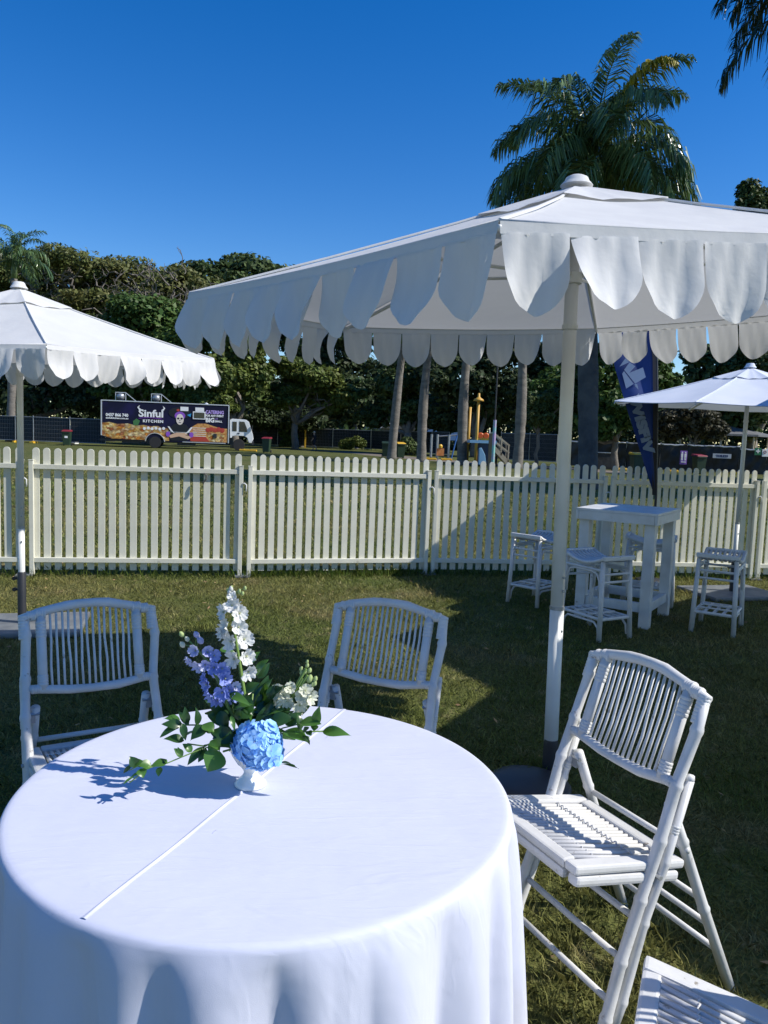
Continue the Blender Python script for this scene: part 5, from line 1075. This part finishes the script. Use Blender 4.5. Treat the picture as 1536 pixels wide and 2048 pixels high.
# ------------------------------------------------------------------ flowers in the milk glass vase
vb = gz(497, 1578, .7515); VX, VY, VZ = vb.x, vb.y + .02, .7515
vz = thing('vase', 'small white milk glass pedestal vase on the tablecloth', 'vase', (VX, VY, VZ))
MB().lathe([(.031, 0), (.032, .004), (.026, .010), (.016, .020), (.013, .027), (.015, .033), (.024, .046), (.036, .066), (.044, .088), (.049, .100), (.051, .102), (.046, .1), (.035, .07), (.01, .05), (0, .05)], (0, 0, 0), 40).build('bowl', MILK, vz, True)
fl_ = MB()
for k in range(28):
    a = 2 * pi * k / 28; fl_.tube([((r_ + .0006) * cos(a), (r_ + .0006) * sin(a), z) for r_, z in ((.024, .046), (.036, .066), (.044, .088), (.0485, .099))], .0018, 5)
tag(fl_.build('fluting', MILK, vz, True), kind='stuff')
P_WHITE = mat('white_petal', (.80, .80, .76), .55, transl=.3, bump=(120, .0008)); P_BLUE = mat('violet_blue_petal', (.20, .27, .68), .55, col2=(.36, .42, .80), nscale=60, transl=.3, bump=(120, .0008)); P_PALE = mat('pale_violet_petal', (.46, .48, .78), .55, col2=(.62, .64, .80), nscale=60, transl=.3)
P_HYD = mat('sky_blue_petal', (.22, .47, .84), .8, col2=(.46, .70, .93), nscale=70, island=.28, transl=.25, spec=.15); P_CRM = mat('cream_petal', (.76, .77, .62), .55, transl=.3, bump=(120, .0008)); P_BUD = mat('green_bud', (.45, .55, .22), .5, transl=.2); P_EYE = mat('greenish_eye', (.45, .48, .25), .6)
STEM = mat('flower_stem', (.16, .26, .06), .5); LEAFD = mat('dark_glossy_leaf', (.018, .055, .016), .32, col2=(.03, .08, .02), nscale=25, transl=.18, tcol=(.10, .24, .03)); LEAFL = mat('light_green_leaf', (.07, .17, .03), .35, col2=(.05, .13, .025), nscale=25, transl=.25, tcol=(.15, .34, .04))
def FP_(cx, cy, dY=0.0):      # position in the bouquet close-up -> point at the vase's distance + dY
    return at(240 + cx / 3.2, 1150 + cy / 3.2, VY + dY)
def orient(nrm, spin=0):
    n_ = Vector(nrm).normalized(); q = Vector((0, 0, 1)).rotation_difference(n_); return q @ Quaternion((0, 0, 1), spin)
def petal(b, M, o, L, w_, cup, ruf, rng, az, n=5):
    p0, p1, p2 = rng.uniform(0, 6, 3)
    def fn(u, v):
        s = 2 * u - 1; hw = w_ * (.25 + 1.1 * v - .95 * v ** 3.2 * .55) * (1 - .35 * max(0, v - .75) * 4 * s * s * .5)
        r_ = L * (v - .10 * v * s * s) * cos(cup * v * .6); z = L * v * sin(cup) * (1 - .25 * v) + ruf * L * v * v * sin(5 * s + p0) + .12 * L * s * s * v
        x, y = r_, s * hw; return o + M @ Vector((x * cos(az) - y * sin(az), x * sin(az) + y * cos(az), z))
    b.grid(fn, n, 4)
def bloom(parent, name, pos, nrm, R_, m, seed, npet=5, cup=.75, ruf=.12, eye=True, w_=.42, inner=True):
    rng = np.random.default_rng(seed); b = MB().use(m); M = orient(nrm, rng.uniform(0, 6)).to_matrix()
    for k in range(npet): petal(b, M, pos, R_ * rng.uniform(.85, 1.12), R_ * w_, cup * rng.uniform(.7, 1.25), ruf, rng, 2 * pi * k / npet + rng.normal(0, .12))
    if inner:
        for k in range(3): petal(b, M, pos, R_ * .5, R_ * .25, cup * 1.5, ruf, rng, 2 * pi * k / 3 + .5, 3)
    if eye: b.use(P_EYE).lathe([(0, .0), (R_ * .12, R_ * .10), (R_ * .08, R_ * .25), (0, R_ * .3)], pos, 6, M)
    return b.build(name, None, parent, True)
def bud(parent, pos, nrm, R_, m, name='bud'):
    M = orient(nrm).to_matrix(); return MB().lathe([(0, -R_ * 1.1), (R_ * .62, -R_ * .6), (R_ * .8, 0), (R_ * .55, R_ * .75), (0, R_ * 1.25)], pos, 9, M).build(name, m, parent, True)
def flower_thing(name, label, cat): return thing(name, label, cat, (0, 0, 0))
mouth = Vector((VX, VY, VZ + .085))
# white delphinium
wd_ = flower_thing('white_delphinium', 'tallest stem of the bouquet, white ruffled delphinium blooms', 'flower')
sp_ = [mouth, FP_(790, 720, .01), FP_(765, 560, .012), FP_(735, 380, .012), FP_(715, 200, .012), FP_(705, 95, .012)]
MB().tube(sp_, [.0045, .004, .0035, .003, .0022, .0012], 7).build('stem', STEM, wd_, True)
for i, (x, y, R_, dx, dz, dy) in enumerate(((820, 615, 19, .6, -.4, -.8), (735, 535, 20, -.5, -.1, -.8), (805, 520, 21, .7, 0, -.7), (715, 425, 19, -.6, .1, -.8), (792, 412, 20, .6, .2, -.8), (680, 345, 20, -.8, .2, -.6), (655, 370, 16, -.9, -.2, -.5), (757, 335, 17, .4, .3, -.9), (668, 238, 17, -.7, .2, -.7), (762, 245, 18, .6, .1, -.8), (718, 195, 16, -.1, .4, -.9), (755, 205, 14, .5, .3, .3), (740, 450, 16, 0, .2, .9), (720, 140, 10, 0, .5, -.8), (690, 215, 13, -.5, .3, .5))):
    bloom(wd_, 'bloom', FP_(x, y, dy * .012), (dx, dy, dz), R_ / 1000 * 1.0, P_WHITE, 50 + i, cup=.6, ruf=.2, w_=.55)
for x, y, r_ in ((710, 90, 6), (700, 110, 6), (728, 120, 6), (765, 105, 5), (800, 85, 4.5), (784, 118, 4.5), (690, 95, 4), (715, 78, 3.5)):
    p = FP_(x, y, .008); bud(wd_, p, (0.1, -.3, 1), r_ / 1000, P_BUD if r_ < 5.5 else P_WHITE); MB().tube([sp_[4].lerp(sp_[5], .75), p], .0009, 4).build('bud_stalk', STEM, wd_)
# blue delphinium
bd_ = flower_thing('blue_delphinium', 'violet blue delphinium leaning left out of the bouquet', 'flower')
sp_ = [mouth, FP_(690, 840, 0), FP_(640, 700, 0), FP_(570, 560, .0), FP_(480, 460, .0), FP_(398, 375, .0)]
MB().tube(sp_, [.0042, .0038, .0032, .0028, .002, .001], 7).build('stem', STEM, bd_, True)
for i, (x, y, R_, pale, dx, dz, dy) in enumerate(((455, 540, 13, 1, -.6, -.5, -.6), (485, 485, 14, 1, -.3, .2, -.9), (560, 495, 15, 1, .3, .4, -.8), (600, 515, 14, 0, .6, .1, -.7), (515, 582, 16, 1, -.6, -.2, -.8), (545, 575, 13, 1, .1, 0, -1), (602, 592, 15, 0, 0, .1, -1), (652, 598, 15, 0, .5, .2, -.8), (560, 700, 18, 0, -.7, 0, -.7), (670, 662, 18, 0, .6, .2, -.8), (545, 660, 12, 0, -.8, .3, -.5), (590, 770, 19, 0, -.6, -.4, -.7), (655, 750, 18, 0, 0, 0, -1), (700, 740, 15, 0, .5, 0, -.8), (740, 765, 15, 0, .8, -.2, -.5), (630, 795, 16, 0, -.1, -.6, -.8), (735, 715, 13, 1, .7, .3, -.6), (620, 650, 14, 0, 0, .3, .9), (680, 790, 14, 0, .2, -.4, .7))):
    bloom(bd_, 'bloom', FP_(x, y, dy * .010), (dx, dy, dz), R_ / 1000 * 1.0, P_PALE if pale else P_BLUE, 90 + i, cup=.6 if not pale else .9, ruf=.16, w_=.5)
for x, y, r_, m_ in ((395, 380, 6.5, P_BUD), (400, 446, 7, P_CRM), (430, 410, 6, P_CRM), (490, 383, 7.5, P_PALE), (515, 420, 8.5, P_PALE), (470, 470, 7, P_PALE)):
    p = FP_(x, y, 0); bud(bd_, p, (-.3, -.3, .6), r_ / 1000, m_); MB().tube([sp_[4], p], .0009, 4).build('bud_stalk', STEM, bd_)
# cream stock
sk_ = flower_thing('cream_stock_flower', 'short cream flower spike with green buds leaning right out of the bouquet', 'flower')
sp_ = [mouth, FP_(980, 900, .015), FP_(1090, 780, .015), FP_(1160, 690, .015), FP_(1200, 560, .015)]
MB().tube(sp_, [.0045, .004, .0035, .003, .0015], 7).build('stem', STEM, sk_, True)
for i, (x, y, R_, dx, dz, dy) in enumerate(((1020, 745, 17, -.6, .2, -.8), (1090, 725, 13, .1, .5, -.8), (1065, 800, 17, 0, -.4, -.9), (1010, 800, 15, -.8, -.3, -.5), (1185, 740, 15, .4, .3, -.8), (1212, 780, 16, .8, -.1, -.6), (1150, 830, 17, .3, -.4, -.9), (1128, 875, 15, 0, -.8, -.6), (1050, 770, 14, 0, .2, -1), (1160, 775, 14, 0, .1, -1))):
    bloom(sk_, 'bloom', FP_(x, y, .012 + dy * .008), (dx, dy, dz), R_ / 1000 * 1.05, P_CRM, 130 + i, cup=.6, ruf=.22, w_=.55)
for x, y, r_ in ((1212, 665, 9), (1250, 665, 6), (1245, 695, 6), (1213, 612, 6), (1160, 600, 5), (1160, 625, 5), (1198, 580, 5), (1198, 555, 4), (1185, 620, 6), (1232, 700, 6), (1095, 712, 8)):
    p = FP_(x, y, .012); bud(sk_, p, (.3, -.2, 1), r_ / 1000, P_BUD if r_ != 8 else P_CRM); MB().tube([sp_[3], p], .0012, 4).build('bud_stalk', STEM, sk_)
for q in ((1110, 740, 1190, 600), (1120, 770, 1200, 640), (1090, 800, 1170, 660)): MB().tube([FP_(q[0], q[1], .01), FP_(q[2], q[3], .01)], .0035, 6).build('bud_stalk', STEM, sk_)
# hydrangea head
hy = flower_thing('hydrangea', 'sky blue hydrangea head hanging over the front of the vase', 'flower')
hc = FP_(885, 1075, -.045); MB().tube([mouth, hc], .004, 6).build('stem', STEM, hy)
rng = np.random.default_rng(12); k = 0; used_ = []
while k < 160 and len(used_) < 4000:
    v = rng.normal(size=3); v /= np.linalg.norm(v); used_.append(0)
    if v[1] > .55: continue
    if any(np.dot(v, q) > cos(.20) for q in [u for u in used_ if not isinstance(u, int)]): continue
    used_.append(v); k += 1
    lump = 1 + .16 * sin(4 * v[0] + 2) * sin(5 * v[2]) + rng.normal(0, .05)
    p = hc + Vector((v[0] * .042, v[1] * .034, v[2] * .039 - (.010 if v[0] > .1 and v[2] < -.2 else 0))) * lump; nn = Vector(v) + Vector(rng.normal(0, .18, 3))
    b = MB().use(P_HYD); M = orient(nn, rng.uniform(0, 6)).to_matrix(); R_ = rng.uniform(.0110, .0140)
    for j in range(4): petal(b, M, p, R_, R_ * .80, .10 * rng.uniform(-.2, 1.8), .03, rng, j * pi / 2 + rng.normal(0, .08), 4)
    b.use(P_PALE).lathe([(0, 0), (.0013, .0008), (0, .0022)], p, 5, M); b.build('floret', None, hy, True)
tag(MB().lathe([(0, -.031), (.021, -.022), (.031, 0), (.021, .022), (0, .031)], hc + Vector((0, .004, 0)), 18).build('inner_head', P_BLUE, hy, True))
# leaves
def leaf(parent, p, q, wd, m, seed, curl=.15, roll=0.0, fold=.25):
    rng = np.random.default_rng(seed); p, q = Vector(p), Vector(q); d = q - p; L = d.length; d.normalize(); view = (p - Vector((0, 0, CAM_H))).normalized()
    n_ = (-view * .6 + Vector((0, 0, .8))).normalized(); n_ = (n_ - d * n_.dot(d)).normalized(); n_.rotate(Quaternion(d, roll + rng.normal(0, .25))); s_ = d.cross(n_); b = MB().use(m)
    def fn(u, v):
        s = 2 * u - 1; hw = wd * (sin(pi * min(1, v ** .8 * .98 + .02)) ** .9) * (1 - .25 * v)
        return p + d * (L * v) + s_ * (s * hw) + n_ * (abs(s) * hw * fold + L * curl * sin(pi * v) * .6 - .0 + .03 * L * sin(6 * v + seed) * s)
    b.grid(fn, 4, 9); return b.build('leaf', m, parent, True)
def sprig(label, leaves, stems, name='leafy_sprig', group=None):
    t = flower_thing(name, label, 'foliage')
    for pts, r_ in stems: MB().tube([FP_(x, y, z) for x, y, z in pts], r_, 6).build('stem', STEM, t, True)
    for i, (x0, y0, z0, x1, y1, z1, w_, m_) in enumerate(leaves): leaf(t, FP_(x0, y0, z0), FP_(x1, y1, z1), w_ / 1000 * 1.08, m_, len(t.children) * 7 + i, roll=((i * 37) % 11 - 5) * .08)
    return t
D, L_ = LEAFD, LEAFL; rb = np.random.default_rng(8)
sprig('dense dark green leaves filling the middle of the bouquet above the vase', [
    (760, 960, .0, 860, 740, .02, 15, D), (800, 930, .01, 940, 680, .03, 17, D), (840, 960, .0, 1010, 870, .02, 16, D), (700, 930, 0, 540, 800, .02, 17, D), (690, 960, -.01, 560, 900, 0, 15, D), (720, 1000, -.02, 590, 1050, -.02, 19, D), (730, 1050, -.03, 570, 1000, -.03, 17, D), (740, 1090, -.03, 620, 1100, -.05, 14, D), (780, 900, -.02, 870, 860, -.03, 12, L_), (760, 930, -.03, 770, 850, -.03, 10, D), (840, 940, -.02, 790, 870, -.03, 12, L_), (720, 870, -.02, 860, 830, -.02, 9, L_), (900, 900, 0, 960, 790, .02, 15, D), (880, 850, .02, 830, 700, .04, 15, D), (930, 900, 0, 1060, 860, .0, 14, L_), (960, 940, -.02, 1120, 920, -.02, 15, D), (700, 760, -.01, 840, 840, -.03, 9, L_), (870, 640, .02, 950, 540, .02, 13, L_), (880, 660, .03, 960, 560, .04, 10, D), (830, 560, .03, 900, 490, .03, 9, L_), (640, 480, .03, 740, 500, .04, 10, L_), (900, 800, .03, 950, 640, .04, 12, D), (930, 760, .02, 980, 660, .02, 9, L_), (960, 800, 0, 990, 690, .01, 10, D), (1050, 900, .02, 1090, 660, .04, 13, D), (1130, 900, .02, 1250, 760, .03, 15, D), (750, 800, .03, 690, 880, .02, 16, D), (650, 850, .03, 570, 780, .04, 15, D), (860, 1000, .03, 980, 930, .03, 15, D), (790, 1000, -.01, 700, 1130, -.01, 16, D), (640, 870, -.01, 690, 1000, -.02, 14, D), (710, 900, -.04, 735, 1000, -.05, 5, L_), (830, 890, -.03, 760, 920, -.04, 14, D), (800, 760, .01, 900, 690, .02, 14, D), (780, 780, 0, 850, 900, -.02, 14, D), (1000, 930, .0, 900, 850, .03, 15, D)] + [(850 + rb.normal(0, 40), 1000 + rb.normal(0, 50), rb.uniform(-.02, .04), 830 + rb.choice([-1, 1]) * rb.uniform(60, 300), 880 + rb.normal(0, 90), rb.uniform(-.02, .06), rb.uniform(11, 17), D) for _ in range(26)], [(((850, 1100, .01), (830, 950, 0), (850, 760, .01)), .002), (((850, 1100, .01), (930, 930, .01), (1000, 800, .02)), .002)], 'leafy_bunch')
sprig('leafy sprig reaching left over the cloth with narrow upright leaves', [
    (440, 960, -.03, 372, 870, -.02, 7, D), (430, 950, -.03, 415, 840, -.03, 8, D), (495, 965, -.03, 480, 840, -.03, 8, D), (400, 960, -.03, 265, 955, -.04, 10, D), (390, 960, -.03, 255, 1040, -.05, 9, D), (385, 930, -.02, 280, 920, -.02, 9, L_), (410, 1060, -.04, 275, 1050, -.05, 10, D), (400, 950, -.04, 420, 1060, -.05, 8, D), (500, 1000, -.04, 390, 1060, -.05, 13, D), (560, 970, -.04, 450, 1060, -.06, 15, D), (600, 1000, -.03, 520, 960, -.03, 14, D), (530, 960, -.04, 600, 1010, -.05, 14, L_), (540, 1100, -.04, 430, 1220, -.06, 9, D), (550, 1110, -.04, 500, 1200, -.06, 9, D), (560, 1090, -.05, 640, 1130, -.06, 14, L_), (640, 1130, -.05, 560, 1260, -.07, 24, L_), (580, 1060, -.05, 640, 1120, -.05, 15, L_)],
      [(((800, 1090, 0), (600, 1000, -.03), (500, 960, -.03), (400, 960, -.03)), .0016), (((800, 1090, 0), (620, 1060, -.04), (540, 1095, -.04), (430, 1080, -.04)), .0015), (((800, 1090, 0), (660, 1130, -.04)), .002)])
sprig('thin trailing vine with small light leaves lying low over the left of the cloth', [
    (400, 1160, -.06, 345, 1110, -.06, 8, L_), (395, 1165, -.06, 370, 1100, -.06, 6, L_), (300, 1210, -.07, 275, 1180, -.07, 6, L_), (300, 1200, -.07, 190, 1230, -.08, 10, L_), (200, 1225, -.08, 110, 1210, -.09, 11, L_), (130, 1240, -.09, 150, 1300, -.10, 10, L_), (110, 1225, -.09, 60, 1160, -.09, 10, D), (90, 1220, -.09, 150, 1190, -.09, 9, L_), (260, 1230, -.08, 245, 1290, -.09, 7, D), (75, 1215, -.09, 20, 1270, -.09, 4, D), (250, 1210, -.07, 300, 1180, -.07, 7, D), (460, 1130, -.05, 400, 1080, -.05, 8, L_), (90, 1290, -.10, 20, 1340, -.11, 3, L_), (150, 1260, -.09, 60, 1300, -.1, 3, L_)],
      [(((780, 1090, 0), (600, 1090, -.03), (480, 1130, -.05), (300, 1205, -.07), (180, 1235, -.085), (60, 1330, -.11)), .0012), (((200, 1230, -.085), (110, 1225, -.09), (60, 1250, -.09)), .001)], 'vine')
sprig('leafy sprig reaching right over the crease with long pointed leaves', [
    (1040, 1000, -.02, 1215, 1080, -.05, 17, L_), (1170, 1030, -.04, 1215, 1090, -.05, 8, D), (1150, 1000, -.03, 1130, 880, -.02, 10, D), (1150, 950, -.03, 1290, 955, -.05, 14, L_), (1255, 960, -.04, 1280, 835, -.04, 10, L_), (1250, 960, -.04, 1240, 1000, -.05, 8, D), (1195, 995, -.04, 1180, 970, -.04, 7, D), (1200, 1000, -.04, 1225, 1030, -.05, 7, D), (1295, 1000, -.05, 1480, 1030, -.07, 11, L_), (1300, 1000, -.05, 1390, 985, -.06, 9, L_), (1060, 960, -.02, 1165, 880, -.01, 13, D), (1010, 960, -.01, 1120, 900, -.01, 13, D), (960, 1030, -.02, 1060, 1000, -.03, 12, D)],
      [(((860, 1090, .0), (980, 1020, -.01), (1130, 1005, -.03), (1300, 1000, -.05)), .0015), (((860, 1090, .0), (1040, 980, -.02), (1160, 950, -.03), (1255, 960, -.04)), .0014)])
sprig('two thin grass like blades on the cloth right of the vase', [(1000, 1215, -.04, 1145, 1240, -.06, 3, D), (1010, 1205, -.04, 1120, 1220, -.06, 3, D)], [(((900, 1150, -.02), (1005, 1212, -.04)), .001)], 'grass_blades')
